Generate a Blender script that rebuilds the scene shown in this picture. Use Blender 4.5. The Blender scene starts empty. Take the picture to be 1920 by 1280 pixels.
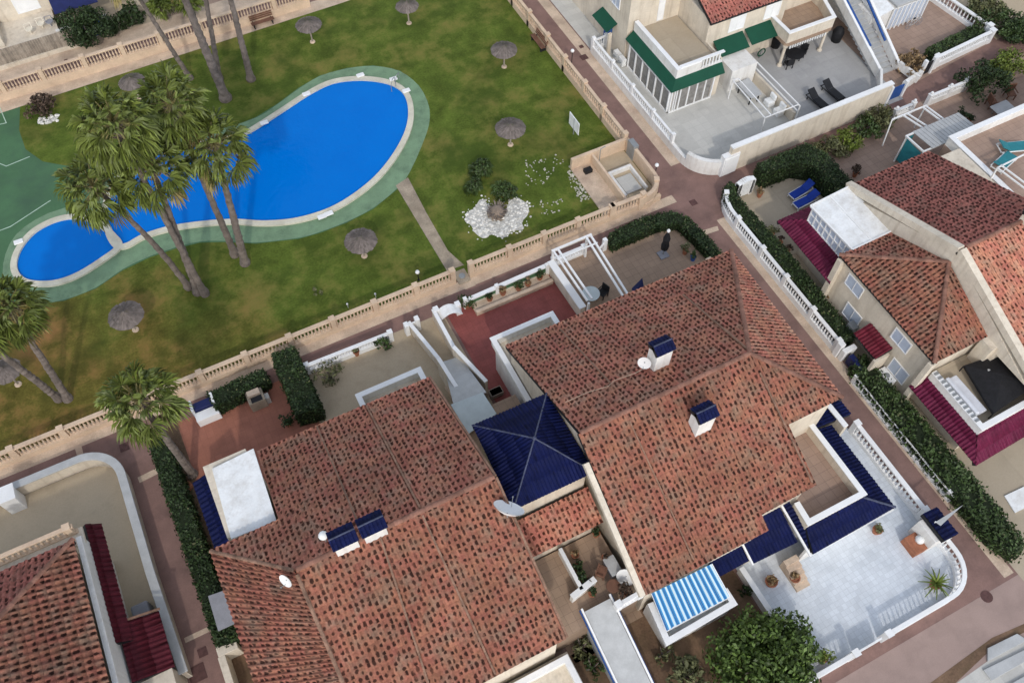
import bpy, bmesh, math, random
from mathutils import Vector as V, Matrix
import numpy as np
random.seed(7)
rng = np.random.default_rng(11)
S = bpy.context.scene
R = math.radians

# ------------------------------------------------------------------ camera, light, exposure
F_PX, DEP, ROLL, YAW, CAM_H = 1641.3, R(58.442), R(-0.205), R(26.633), 50.0
FW = V((math.sin(YAW)*math.cos(DEP), math.cos(YAW)*math.cos(DEP), -math.sin(DEP)))
_r = V((math.cos(YAW), -math.sin(YAW), 0)); _u = _r.cross(FW)
RT = math.cos(ROLL)*_r + math.sin(ROLL)*_u
UP = -math.sin(ROLL)*_r + math.cos(ROLL)*_u
CAM = V((0, 0, CAM_H)) - V((FW.x, FW.y, 0))*(CAM_H/math.sin(DEP))
cd = bpy.data.cameras.new('camera'); cam = bpy.data.objects.new('camera', cd)
S.collection.objects.link(cam)
cam.matrix_world = Matrix(((RT.x, UP.x, -FW.x, CAM.x), (RT.y, UP.y, -FW.y, CAM.y), (RT.z, UP.z, -FW.z, CAM.z), (0, 0, 0, 1)))
cd.sensor_width = 36.0; cd.lens = F_PX/1920*36; cd.clip_end = 2000; cd.clip_start = 0.5
S.camera = cam
SUN_EL, SUN_DIR = R(38), V((0.33, 1.0))          # shadows fall along SUN_DIR on the ground
wd = bpy.data.worlds.new('World'); S.world = wd; wd.use_nodes = True
nt = wd.node_tree; sky = nt.nodes.new('ShaderNodeTexSky'); sky.sky_type = 'NISHITA'
sky.sun_disc = False; sky.sun_elevation = SUN_EL
sky.sun_rotation = math.atan2(-SUN_DIR.x, -SUN_DIR.y)
sky.dust_density = 1.0; sky.air_density = 1.0; sky.ozone_density = 0.4
bg = nt.nodes['Background']; bg.inputs['Strength'].default_value = 0.15
hs = nt.nodes.new('ShaderNodeHueSaturation'); hs.inputs['Saturation'].default_value = .5      # high thin cloud: a paler sky
nt.links.new(sky.outputs[0], hs.inputs['Color']); nt.links.new(hs.outputs[0], bg.inputs[0])
sl = bpy.data.lights.new('sun', 'SUN'); sl.energy = 0.75; sl.angle = R(2.0); sl.color = (1, .95, .88)
so = bpy.data.objects.new('sun', sl); S.collection.objects.link(so)
_d = SUN_DIR.normalized(); so.rotation_euler = V((_d.x*math.cos(SUN_EL), _d.y*math.cos(SUN_EL), -math.sin(SUN_EL))).to_track_quat('-Z', 'Y').to_euler()
S.view_settings.view_transform = 'Standard'; S.view_settings.look = 'None'
S.view_settings.exposure = 0.75; S.view_settings.gamma = 1

# ------------------------------------------------------------------ measuring: survey point of the photo -> place in the world at height h
def ray(px, py): return FW*F_PX + RT*(px-960) - UP*(py-640)
def G(px, py, h=0.0):
    d = ray(px, py); return CAM + d*((h-CAM_H)/d.z)
def GX(px, py, X):
    d = ray(px, py); return CAM + d*((X-CAM.x)/d.x)
def G2(px, py, h=0.0):
    p = G(px, py, h); return (p.x, p.y)
def GH(base, top):
    """height of the point seen at TOP when it stands above BASE"""
    b = G(*base); d = ray(*top)
    k = ((b.x-CAM.x)*d.x + (b.y-CAM.y)*d.y)/(d.x*d.x+d.y*d.y)
    return b, (CAM + d*k).z

# ------------------------------------------------------------------ materials
MATS = {}
def mat(name, col, rough=0.8, var=0.25, scale=1.5, fine=18.0, bump=0.0, bscale=40.0, stain=None, stain_amt=0.0, stain_scale=.5, spec=0.3, island=0.0, metal=0.0, joints=None, jcol=None, stain2=None, stain2_amt=0.0, stain2_scale=.3, streak=0.0):
    """one physical surface: base colour with two scales of natural variation, optional stains, tile joints and bump"""
    m = bpy.data.materials.new(name); m.use_nodes = True; t = m.node_tree; N = t.nodes; L = t.links
    b = N['Principled BSDF']; b.inputs['Roughness'].default_value = rough
    b.inputs['Specular IOR Level'].default_value = spec; b.inputs['Metallic'].default_value = metal
    geo = N.new('ShaderNodeNewGeometry')
    def noise(sc, det=4, rg=.6):
        n = N.new('ShaderNodeTexNoise'); n.inputs['Scale'].default_value = sc; n.inputs['Detail'].default_value = det
        n.inputs['Roughness'].default_value = rg; L.new(geo.outputs['Position'], n.inputs['Vector']); return n.outputs['Fac']
    def ramp(fac, lo, hi, a, bb):
        r = N.new('ShaderNodeMapRange'); r.inputs['From Min'].default_value = lo; r.inputs['From Max'].default_value = hi
        r.inputs['To Min'].default_value = a; r.inputs['To Max'].default_value = bb; L.new(fac, r.inputs['Value']); return r.outputs[0]
    def mul(a, bv):
        x = N.new('ShaderNodeMath'); x.operation = 'MULTIPLY'
        for i, q in enumerate((a, bv)):
            if isinstance(q, (int, float)): x.inputs[i].default_value = q
            else: L.new(q, x.inputs[i])
        return x.outputs[0]
    f = mul(ramp(noise(scale), .3, .7, 1-var, 1+var), ramp(noise(fine, 3), .3, .7, 1-var*.6, 1+var*.6))
    if island:
        f = mul(f, ramp(geo.outputs['Random Per Island'], 0, 1, 1-island, 1+island))
    mx = N.new('ShaderNodeVectorMath'); mx.operation = 'SCALE'; mx.inputs[0].default_value = col; L.new(f, mx.inputs['Scale'])
    cout = mx.outputs[0]
    if stain is not None:
        st = N.new('ShaderNodeMix'); st.data_type = 'RGBA'; L.new(cout, st.inputs['A']); st.inputs['B'].default_value = (*stain, 1)
        L.new(mul(ramp(noise(stain_scale, 6, .7), .48, .68, 0, 1), stain_amt), st.inputs['Factor']); cout = st.outputs['Result']
    if streak:
        mp = N.new('ShaderNodeMapping'); mp.inputs['Scale'].default_value = (3.2, 3.2, .28); L.new(geo.outputs['Position'], mp.inputs['Vector'])
        ns = N.new('ShaderNodeTexNoise'); ns.inputs['Scale'].default_value = 1.0; ns.inputs['Detail'].default_value = 6; L.new(mp.outputs[0], ns.inputs['Vector'])
        st = N.new('ShaderNodeMix'); st.data_type = 'RGBA'; st.blend_type = 'MULTIPLY'; L.new(cout, st.inputs['A']); st.inputs['B'].default_value = (.55, .48, .40, 1)
        L.new(mul(ramp(ns.outputs['Fac'], .50, .72, 0, 1), streak), st.inputs['Factor']); cout = st.outputs['Result']
    if stain2 is not None:
        st = N.new('ShaderNodeMix'); st.data_type = 'RGBA'; L.new(cout, st.inputs['A']); st.inputs['B'].default_value = (*stain2, 1)
        of = N.new('ShaderNodeVectorMath'); of.operation = 'ADD'; of.inputs[1].default_value = (37, 11, 5); L.new(geo.outputs['Position'], of.inputs[0])
        n2 = N.new('ShaderNodeTexNoise'); n2.inputs['Scale'].default_value = stain2_scale; n2.inputs['Detail'].default_value = 7; n2.inputs['Roughness'].default_value = .65; L.new(of.outputs[0], n2.inputs['Vector'])
        L.new(mul(ramp(n2.outputs['Fac'], .50, .66, 0, 1), stain2_amt), st.inputs['Factor']); cout = st.outputs['Result']
    if joints:
        br = N.new('ShaderNodeTexBrick'); br.offset = 0; br.inputs['Scale'].default_value = 1
        br.inputs['Brick Width'].default_value = joints; br.inputs['Row Height'].default_value = joints
        br.inputs['Mortar Size'].default_value = joints*.035; br.inputs['Mortar Smooth'].default_value = .3
        br.inputs['Color1'].default_value = (1, 1, 1, 1); br.inputs['Color2'].default_value = (.88, .88, .88, 1)
        j = jcol or .72; br.inputs['Mortar'].default_value = (j, j, j, 1); L.new(geo.outputs['Position'], br.inputs['Vector'])
        mm = N.new('ShaderNodeMix'); mm.data_type = 'RGBA'; mm.blend_type = 'MULTIPLY'; mm.inputs['Factor'].default_value = 1
        L.new(cout, mm.inputs['A']); L.new(br.outputs['Color'], mm.inputs['B']); cout = mm.outputs['Result']
    L.new(cout, b.inputs['Base Color'])
    if bump:
        bp = N.new('ShaderNodeBump'); bp.inputs['Strength'].default_value = min(1, bump); bp.inputs['Distance'].default_value = .03
        L.new(noise(bscale, 5), bp.inputs['Height']); L.new(bp.outputs[0], b.inputs['Normal'])
    MATS[name] = m; return m

def tile_mat(name, c1, c2, dark, spots=.8, rough=.85, var=.12, spec=.15, grey=None):
    """fired clay tiles: one tint per tile, weather patches, and the shade of the open gap painted at the foot of most tiles"""
    m = bpy.data.materials.new(name); m.use_nodes = True; t = m.node_tree; N = t.nodes; L = t.links
    b = N['Principled BSDF']; b.inputs['Roughness'].default_value = rough; b.inputs['Specular IOR Level'].default_value = spec
    uv = N.new('ShaderNodeUVMap'); uv.uv_map = 'tile'
    fl = N.new('ShaderNodeVectorMath'); fl.operation = 'FLOOR'; L.new(uv.outputs[0], fl.inputs[0])
    fr = N.new('ShaderNodeVectorMath'); fr.operation = 'FRACTION'; L.new(uv.outputs[0], fr.inputs[0])
    wn = N.new('ShaderNodeTexWhiteNoise'); wn.noise_dimensions = '2D'; L.new(fl.outputs[0], wn.inputs['Vector'])
    geo = N.new('ShaderNodeNewGeometry')
    def noise(sc, det=4):
        n = N.new('ShaderNodeTexNoise'); n.inputs['Scale'].default_value = sc; n.inputs['Detail'].default_value = det
        L.new(geo.outputs['Position'], n.inputs['Vector']); return n.outputs['Fac']
    def ramp(fac, lo, hi, a, bb):
        r = N.new('ShaderNodeMapRange'); r.inputs['From Min'].default_value = lo; r.inputs['From Max'].default_value = hi
        r.inputs['To Min'].default_value = a; r.inputs['To Max'].default_value = bb; L.new(fac, r.inputs['Value']); return r.outputs[0]
    def op(o, a, bv):
        x = N.new('ShaderNodeMath'); x.operation = o
        for i, q in enumerate((a, bv)):
            if isinstance(q, (int, float)): x.inputs[i].default_value = q
            else: L.new(q, x.inputs[i])
        return x.outputs[0]
    mixc = N.new('ShaderNodeMix'); mixc.data_type = 'RGBA'; mixc.inputs['A'].default_value = (*c1, 1); mixc.inputs['B'].default_value = (*c2, 1)
    sc = N.new('ShaderNodeSeparateColor'); L.new(wn.outputs['Color'], sc.inputs[0])
    L.new(op('ADD', op('MULTIPLY', wn.outputs['Value'], .5), ramp(noise(1.1, 6), .38, .62, -.1, .6)), mixc.inputs['Factor'])
    cm = mixc.outputs['Result']
    if grey:
        mg = N.new('ShaderNodeMix'); mg.data_type = 'RGBA'; L.new(cm, mg.inputs['A']); mg.inputs['B'].default_value = (*grey, 1)
        L.new(op('MULTIPLY', ramp(noise(1.3, 6), .47, .70, 0, 1), .75), mg.inputs['Factor']); cm = mg.outputs['Result']
    sx = N.new('ShaderNodeSeparateXYZ'); L.new(fr.outputs[0], sx.inputs[0])
    # painted shade of the gap under the tile end: uneven dark blot in the pan
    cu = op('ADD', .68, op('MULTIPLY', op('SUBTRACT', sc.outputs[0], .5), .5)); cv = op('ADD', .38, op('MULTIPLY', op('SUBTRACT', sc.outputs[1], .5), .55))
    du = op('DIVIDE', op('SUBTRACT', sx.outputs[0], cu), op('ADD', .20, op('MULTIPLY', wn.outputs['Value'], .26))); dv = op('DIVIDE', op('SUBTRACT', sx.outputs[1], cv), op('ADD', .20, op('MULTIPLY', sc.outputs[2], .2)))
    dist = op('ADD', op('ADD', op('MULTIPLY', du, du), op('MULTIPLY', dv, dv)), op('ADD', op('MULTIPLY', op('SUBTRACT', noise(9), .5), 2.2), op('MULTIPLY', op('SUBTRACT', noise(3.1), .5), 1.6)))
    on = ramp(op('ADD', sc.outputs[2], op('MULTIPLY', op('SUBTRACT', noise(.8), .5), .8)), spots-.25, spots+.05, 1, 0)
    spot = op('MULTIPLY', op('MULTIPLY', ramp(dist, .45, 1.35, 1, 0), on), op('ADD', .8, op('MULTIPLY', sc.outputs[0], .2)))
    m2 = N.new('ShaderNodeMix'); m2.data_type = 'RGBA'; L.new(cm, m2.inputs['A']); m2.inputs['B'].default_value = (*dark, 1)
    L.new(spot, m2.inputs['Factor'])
    vs = N.new('ShaderNodeVectorMath'); vs.operation = 'SCALE'; L.new(m2.outputs['Result'], vs.inputs[0])
    L.new(op('MULTIPLY', ramp(sc.outputs[1], 0, 1, 1-var, 1+var), op('MULTIPLY', ramp(noise(9, 3), .3, .7, .80, 1.2), ramp(noise(.45, 7), .3, .7, .84, 1.14))), vs.inputs['Scale'])
    L.new(vs.outputs[0], b.inputs['Base Color'])
    bp = N.new('ShaderNodeBump'); bp.inputs['Strength'].default_value = .4; bp.inputs['Distance'].default_value = .02
    L.new(noise(30), bp.inputs['Height']); L.new(bp.outputs[0], b.inputs['Normal'])
    MATS[name] = m; return m

tile_mat('clay_tile', (.47, .215, .135), (.41, .145, .108), (.05, .015, .009), 1.12, grey=(.36, .24, .17))  # colour lightened to make up for weak light on the north slopes
tile_mat('clay_tile_sunlit', (.285, .128, .080), (.262, .096, .070), (.026, .010, .007), 1.12, grey=(.205, .148, .106))  # darker copy of the same clay, toned down for the sunlit slopes
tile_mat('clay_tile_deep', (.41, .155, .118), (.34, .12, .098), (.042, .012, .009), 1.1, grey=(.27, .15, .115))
tile_mat('blue_tile', (.005, .009, .058), (.004, .007, .042), (.003, .004, .018), .12, .62, .12, .12)
tile_mat('crimson_tile', (.135, .014, .046), (.10, .010, .034), (.04, .006, .012), .08, .6, .12, .15)
tile_mat('red_tile', (.15, .016, .030), (.11, .012, .022), (.06, .01, .01), .08, .6, .12, .15)
tile_mat('maroon_tile', (.095, .013, .022), (.07, .01, .016), (.035, .008, .01), .1, .6, .12, .15)
mat('clay_ridge', (.23, .115, .082), .85, .3, .9, 8, island=.2)
mat('mortar', (.22, .13, .09), .9, .4, 2, 12)
mat('blue_ridge', (.05, .058, .10), .5, .4, 2, 20)
mat('plaster', (.66, .585, .475), .85, .1, .6, 9, bump=.25, stain=(.4, .34, .27), stain_amt=.4, streak=.38)
mat('white_wall', (.74, .725, .69), .8, .08, .6, 9, bump=.2, stain=(.5, .46, .4), stain_amt=.35, streak=.3)
mat('white_paint', (.80, .80, .79), .55, .06, 2, 14, stain=(.55, .52, .46), stain_amt=.25)
mat('white_sheet', (.80, .81, .80), .4, .08, 1.2, 8, stain=(.5, .47, .42), stain_amt=.5, stain_scale=1.1, streak=.2)
mat('fence_stone', (.62, .47, .335), .85, .12, .7, 10, bump=.3, stain=(.40, .27, .2), stain_amt=.4)
mat('fence_shadowed_gap', (.10, .055, .04), .9)
mat('cream_kerb', (.55, .43, .32), .9, .2, .8, 10, bump=.3, stain=(.33, .22, .17), stain_amt=.5)
mat('base_soil', (.24, .19, .14), .95, .3, .3, 6, bump=.4)
m = mat('lawn', (.092, .128, .021), .95, .36, .6, 6.5, bump=1, bscale=25, stain=(.20, .165, .048), stain_amt=.95, stain_scale=.3, spec=.1, stain2=(.05, .078, .013), stain2_amt=.8, stain2_scale=.27)
t_ = m.node_tree; N_, L_ = t_.nodes, t_.links; bs_ = N_['Principled BSDF']; src = bs_.inputs['Base Color'].links[0].from_socket
gp = N_.new('ShaderNodeNewGeometry'); dp = N_.new('ShaderNodeVectorMath'); dp.operation = 'DOT_PRODUCT'; dp.inputs[1].default_value = (.75, .66, 0); L_.new(gp.outputs['Position'], dp.inputs[0])
nz = N_.new('ShaderNodeTexNoise'); nz.inputs['Scale'].default_value = .35; nz.inputs['Detail'].default_value = 6; L_.new(gp.outputs['Position'], nz.inputs['Vector'])
ad = N_.new('ShaderNodeMath'); ad.operation = 'MULTIPLY_ADD'; L_.new(nz.outputs['Fac'], ad.inputs[0]); ad.inputs[1].default_value = 16; L_.new(dp.outputs['Value'], ad.inputs[2])
rg = N_.new('ShaderNodeMapRange'); rg.inputs['From Min'].default_value = 6; rg.inputs['From Max'].default_value = -3; L_.new(ad.outputs[0], rg.inputs['Value'])
mw = N_.new('ShaderNodeMix'); mw.data_type = 'RGBA'; mw.blend_type = 'MULTIPLY'; L_.new(rg.outputs[0], mw.inputs['Factor']); L_.new(src, mw.inputs['A']); mw.inputs['B'].default_value = (1.45, .90, 1.2, 1); L_.new(mw.outputs['Result'], bs_.inputs['Base Color'])
mat('court_green', (.066, .15, .070), .8, .12, .35, 8, bump=.1, stain=(.045, .085, .06), stain_amt=.55, stain_scale=.25)
mat('deck_green', (.175, .275, .165), .85, .14, .8, 10, bump=.2, stain=(.075, .12, .08), stain_amt=.5, stain_scale=.9)
mat('coping', (.60, .57, .46), .75, .12, .9, 10, bump=.25, stain=(.42, .38, .28), stain_amt=.5, stain_scale=.8)
mat('alley_paver', (.24, .145, .122), .9, .14, .7, 12, bump=.3, stain=(.12, .075, .065), stain_amt=.55)
mat('road', (.345, .25, .215), .9, .1, .4, 14, bump=.25, stain=(.22, .16, .14), stain_amt=.4)
mat('yard_floor', (.50, .41, .29), .9, .08, .5, 10, bump=.2, stain=(.34, .275, .19), stain_amt=.5)
mat('sand_floor', (.45, .365, .255), .9, .1, .5, 10, bump=.2, stain=(.25, .195, .13), stain_amt=.5)
mat('beige_floor', (.46, .385, .285), .9, .08, .5, 10, bump=.2, stain=(.33, .27, .19), stain_amt=.45, joints=2.6, jcol=.86)
mat('tan_tile_floor', (.355, .25, .175), .8, .1, .6, 10, stain=(.26, .18, .13), stain_amt=.4, joints=.5)
mat('rose_tile_floor', (.37, .26, .20), .8, .1, .6, 10, stain=(.28, .19, .15), stain_amt=.4, joints=.55)
mat('red_floor', (.28, .078, .066), .7, .16, .8, 9, stain=(.19, .062, .055), stain_amt=.55, joints=.45, jcol=.8)
mat('terracotta_floor', (.36, .145, .095), .75, .14, .6, 9, stain=(.30, .12, .085), stain_amt=.6, joints=.45, jcol=.8)
mat('grey_floor', (.56, .545, .50), .75, .08, .5, 10, stain=(.36, .35, .32), stain_amt=.5, joints=.7, jcol=.88)
mat('dark_grey_floor', (.40, .395, .385), .75, .08, .5, 10, stain=(.26, .26, .26), stain_amt=.5, joints=.9, jcol=.9)
mat('white_terrace', (.66, .70, .74), .6, .08, .6, 9, stain=(.50, .55, .60), stain_amt=.45, joints=.3, jcol=.78)
mat('path_stone', (.33, .27, .20), .9, .25, 1.2, 10, bump=.4, stain=(.20, .155, .11), stain_amt=.5)
mat('earth', (.17, .105, .065), .95, .35, .6, 8, bump=.6, stain=(.09, .07, .035), stain_amt=.6)
mat('white_stone', (.62, .60, .55), .9, .2, 3, 20, island=.3)
mat('pale_stone', (.42, .40, .33), .9, .25, 3, 20, island=.3)
mat('line_paint', (.42, .55, .44), .8, .2, 2, 15)
mat('thatch', (.18, .15, .132), .95, .25, 2.5, 40, bump=.6, bscale=60, stain=(.09, .08, .075), stain_amt=.6, stain_scale=1.5, island=.22)
mat('wood', (.17, .085, .055), .8, .25, 2, 30, island=.15)
mat('grey_wood', (.30, .255, .205), .85, .25, 3, 30, island=.2)
mat('dark', (.016, .016, .018), .6, .3, 3)
mat('black_tarp', (.012, .012, .014), .7, .3, 2, 8, bump=.3, bscale=6)
mat('grey_metal', (.28, .29, .29), .4, .1, 2, metal=.3)
mat('awning_grey', (.24, .24, .26), .8, .12, 2)
mat('panel_grey', (.43, .435, .43), .6, .1, 1.5, stain=(.33, .33, .32), stain_amt=.4, stain_scale=1.2)
mat('poly_sheet', (.52, .58, .58), .35, .08, 1.5, stain=(.40, .46, .45), stain_amt=.5, stain_scale=1.2)
mat('blue_paint', (.02, .075, .26), .5, .15, 2)
mat('navy_paint', (.012, .018, .085), .5, .15, 2)
mat('green_awning', (.005, .062, .034), .75, .12, 1.5)
mat('glass', (.05, .06, .065), .12, .2, 1, spec=.6)
mat('frosted', (.44, .50, .60), .35, .08, 1.5)
mat('curtain', (.22, .21, .195), .7, .3, 3, 30)
mat('turquoise', (.025, .19, .22), .8, .12, 2)
mat('royal_blue', (.012, .045, .30), .8, .15, 2)
mat('terracotta_pot', (.33, .13, .07), .8, .2, 3)
mat('bark', (.165, .135, .115), .95, .35, 2.2, 24, bump=1, bscale=14)
mat('bark_foot', (.23, .18, .14), .95, .35, 3, 24, bump=1, bscale=14)
mat('palm_leaf', (.115, .145, .027), .55, .3, .9, 10, island=.45, spec=.4)
mat('palm_dry', (.26, .21, .085), .75, .25, 1, 10, island=.3)
mat('petiole', (.27, .24, .10), .6, .2, 2, island=.25)
mat('hedge_leaf', (.026, .046, .014), .6, .3, .9, 12, island=.5, spec=.3)
mat('hedge_core', (.014, .022, .008), .9)
mat('tree_leaf', (.075, .118, .024), .55, .35, 1.2, 12, island=.6, spec=.35)
mat('bush_leaf', (.045, .074, .02), .55, .3, .8, 12, island=.55, spec=.35)
mat('olive_leaf', (.12, .125, .055), .6, .3, .8, 12, island=.45)
mat('lime_leaf', (.13, .17, .03), .6, .3, .8, 12, island=.45)
mat('dry_leaf', (.21, .14, .07), .8, .3, 1, 12, island=.5)
mat('dead_leaf', (.075, .05, .035), .8, .3, 1, 12, island=.5)
mat('cream_metal', (.70, .64, .52), .5, .08, 2)
mat('cushion', (.62, .63, .66), .9, .1, 2)
mat('pink_ball', (.75, .55, .55), .5, .1, 2)
mat('rust_cover', (.10, .05, .045), .8, .25, 4)

def water_mat():
    m = bpy.data.materials.new('pool_water'); m.use_nodes = True; t = m.node_tree; N = t.nodes; L = t.links
    b = N['Principled BSDF']; b.inputs['Roughness'].default_value = .06; b.inputs['IOR'].default_value = 1.33; b.inputs['Specular IOR Level'].default_value = .22
    geo = N.new('ShaderNodeNewGeometry'); n = N.new('ShaderNodeTexNoise'); n.inputs['Scale'].default_value = .35; n.inputs['Detail'].default_value = 4
    L.new(geo.outputs['Position'], n.inputs['Vector'])
    cr = N.new('ShaderNodeMix'); cr.data_type = 'RGBA'; cr.inputs['A'].default_value = (0, .145, .56, 1); cr.inputs['B'].default_value = (.0, .175, .62, 1)
    L.new(n.outputs['Fac'], cr.inputs['Factor']); L.new(cr.outputs['Result'], b.inputs['Base Color'])
    n2 = N.new('ShaderNodeTexNoise'); n2.inputs['Scale'].default_value = 2.2; n2.inputs['Detail'].default_value = 3; L.new(geo.outputs['Position'], n2.inputs['Vector'])
    bp = N.new('ShaderNodeBump'); bp.inputs['Strength'].default_value = .35; bp.inputs['Distance'].default_value = .08
    L.new(n2.outputs['Fac'], bp.inputs['Height']); L.new(bp.outputs[0], b.inputs['Normal']); MATS['pool_water'] = m
water_mat()
def stripe_mat():
    m = bpy.data.materials.new('striped_awning'); m.use_nodes = True; t = m.node_tree; N = t.nodes; L = t.links
    b = N['Principled BSDF']; b.inputs['Roughness'].default_value = .8
    uv = N.new('ShaderNodeUVMap'); uv.uv_map = 'tile'; sx = N.new('ShaderNodeSeparateXYZ'); L.new(uv.outputs[0], sx.inputs[0])
    w = N.new('ShaderNodeMath'); w.operation = 'FRACT'; L.new(sx.outputs[0], w.inputs[0])
    cr = N.new('ShaderNodeValToRGB'); cr.color_ramp.interpolation = 'CONSTANT'; e = cr.color_ramp.elements
    e[0].position = 0; e[0].color = (.02, .14, .36, 1); e[1].position = .30; e[1].color = (.035, .27, .55, 1)
    for p, c in ((.5, (.58, .72, .78, 1)), (.86, (.035, .27, .55, 1))):
        k = e.new(p); k.color = c
    L.new(w.outputs[0], cr.inputs[0]); L.new(cr.outputs[0], b.inputs['Base Color']); MATS['striped_awning'] = m
stripe_mat()

# ------------------------------------------------------------------ mesh building
class MB:
    def __init__(s): s.v = []; s.f = []; s.uv = None
    def add(s, vs, fs):
        o = len(s.v); s.v += [tuple(p) for p in vs]; s.f += [tuple(i+o for i in f) for f in fs]; return s
    def box(s, x0, x1, y0, y1, z0, z1):
        x0, x1 = min(x0, x1), max(x0, x1); y0, y1 = min(y0, y1), max(y0, y1)
        return s.prism([(x0, y0), (x1, y0), (x1, y1), (x0, y1)], z0, z1)
    def prism(s, poly, z0, z1):
        a = sum(poly[i][0]*poly[(i+1) % len(poly)][1]-poly[(i+1) % len(poly)][0]*poly[i][1] for i in range(len(poly)))
        if a < 0: poly = poly[::-1]
        n = len(poly)
        return s.add([(p[0], p[1], z0) for p in poly]+[(p[0], p[1], z1) for p in poly],
              [tuple(range(n-1, -1, -1)), tuple(range(n, 2*n))]+[(i, (i+1) % n, n+(i+1) % n, n+i) for i in range(n)])
    def slab(s, top, t):
        """a sheet of thickness t under the 3-D polygon TOP"""
        top = [V(p) for p in top]; n = len(top); nr = (top[1]-top[0]).cross(top[-1]-top[0]).normalized()
        if nr.z < 0: top = top[::-1]; nr = (top[1]-top[0]).cross(top[-1]-top[0]).normalized()
        if nr.z < 0: nr = -nr
        return s.add([p for p in top]+[p-nr*t for p in top], [tuple(range(n)), tuple(range(2*n-1, n-1, -1))]+[(n+i, n+(i+1) % n, (i+1) % n, i) for i in range(n)])
    def beam(s, p, q, w, h=None):
        p, q = V(p), V(q); h = h or w; d = (q-p).normalized(); a = d.cross(V((0, 0, 1)))
        a = V((1, 0, 0)) if a.length < 1e-4 else a.normalized(); b = a.cross(d)
        c = [(-1, -1), (1, -1), (1, 1), (-1, 1)]
        return s.add([e+a*(i*w/2)+b*(j*h/2) for e in (p, q) for i, j in c], [(3, 2, 1, 0), (4, 5, 6, 7)]+[(i, (i+1) % 4, 4+(i+1) % 4, 4+i) for i in range(4)])
    def tube(s, pts, rs, n=8, cap=True):
        pts = [V(p) for p in pts]; rs = rs if hasattr(rs, '__len__') else [rs]*len(pts); vs = []; fs = []
        for i, p in enumerate(pts):
            d = (pts[min(i+1, len(pts)-1)]-pts[max(i-1, 0)]).normalized(); a = d.cross(V((.03, 1, 0.02))).normalized(); b = d.cross(a)
            for k in range(n):
                t = 2*math.pi*k/n; vs.append(p+(a*math.cos(t)+b*math.sin(t))*rs[i])
        for i in range(len(pts)-1):
            for k in range(n): fs.append((i*n+k, i*n+(k+1) % n, (i+1)*n+(k+1) % n, (i+1)*n+k))
        if cap: fs += [tuple(range(n-1, -1, -1)), tuple(range((len(pts)-1)*n, len(pts)*n))]
        return s.add(vs, fs)
    def lathe(s, c, prof, n=10):
        """PROF: (radius, height) pairs round the vertical through C"""
        vs = []; fs = []
        for r, z in prof:
            for k in range(n):
                t = 2*math.pi*k/n; vs.append((c[0]+r*math.cos(t), c[1]+r*math.sin(t), c[2]+z))
        for i in range(len(prof)-1):
            for k in range(n): fs.append((i*n+k, i*n+(k+1) % n, (i+1)*n+(k+1) % n, (i+1)*n+k))
        fs += [tuple(range(n-1, -1, -1)), tuple(range((len(prof)-1)*n, len(prof)*n))]
        return s.add(vs, fs)
    def build(s, name, m, parent=None, smooth=False, bevel=0, uvs=None):
        me = bpy.data.meshes.new(name); off = V((0, 0, 0))
        if parent is not None: off = parent['_o'] if isinstance(parent, dict) else ORG[parent.name]
        me.from_pydata([(p[0]-off[0], p[1]-off[1], p[2]-off[2]) for p in s.v], [], s.f)
        for k in (m if isinstance(m, (list, tuple)) else [m]): me.materials.append(MATS[k])
        if uvs is not None:
            l = me.uv_layers.new(name='tile'); l.data.foreach_set('uv', np.array(uvs, np.float32).ravel())
        if smooth: me.polygons.foreach_set('use_smooth', [True]*len(me.polygons))
        me.update(); o = bpy.data.objects.new(name, me); S.collection.objects.link(o)
        if bevel:
            b = o.modifiers.new('bevel', 'BEVEL'); b.width = bevel; b.segments = 2; b.limit_method = 'ANGLE'
        if parent is not None: o.parent = parent; ORG[o.name] = off
        else: ORG[o.name] = V((0, 0, 0))
        return o
ORG = {}
def tag(o, label=None, cat=None, group=None, kind=None):
    if label: o['label'] = label
    if cat: o['category'] = cat
    if group: o['group'] = group
    if kind: o['kind'] = kind
    return o
def thing(name, label, cat, loc, group=None):
    o = bpy.data.objects.new(name, None); o.empty_display_size = .2; S.collection.objects.link(o)
    o.location = loc; ORG[o.name] = V(loc); return tag(o, label, cat, group)
def dup(o, loc, label=None, rz=None, sc=None):
    r = o.copy(); S.collection.objects.link(r); r.location = loc; ORG[r.name] = V(loc)
    if rz is not None: r.rotation_euler = (0, 0, rz)
    if sc is not None: r.scale = (sc, sc, sc)
    if label: r['label'] = label
    for c in list(o.children):
        k = c.copy(); S.collection.objects.link(k); k.parent = r
        for g in list(c.children):
            h = g.copy(); S.collection.objects.link(h); h.parent = k
    return r
def rebase(o):
    """put a single-mesh thing's origin at the foot of the mesh"""
    me = o.data; n = len(me.vertices); a = np.empty(n*3, np.float32); me.vertices.foreach_get('co', a); a = a.reshape(-1, 3)
    c = V(((a[:, 0].min()+a[:, 0].max())/2, (a[:, 1].min()+a[:, 1].max())/2, a[:, 2].min()))
    me.transform(Matrix.Translation(-c)); o.location = c; ORG[o.name] = c; return o
def solo(mb, name, m, label, cat, group=None, **k): return tag(rebase(mb.build(name, m, **k)), label, cat, group)

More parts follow.
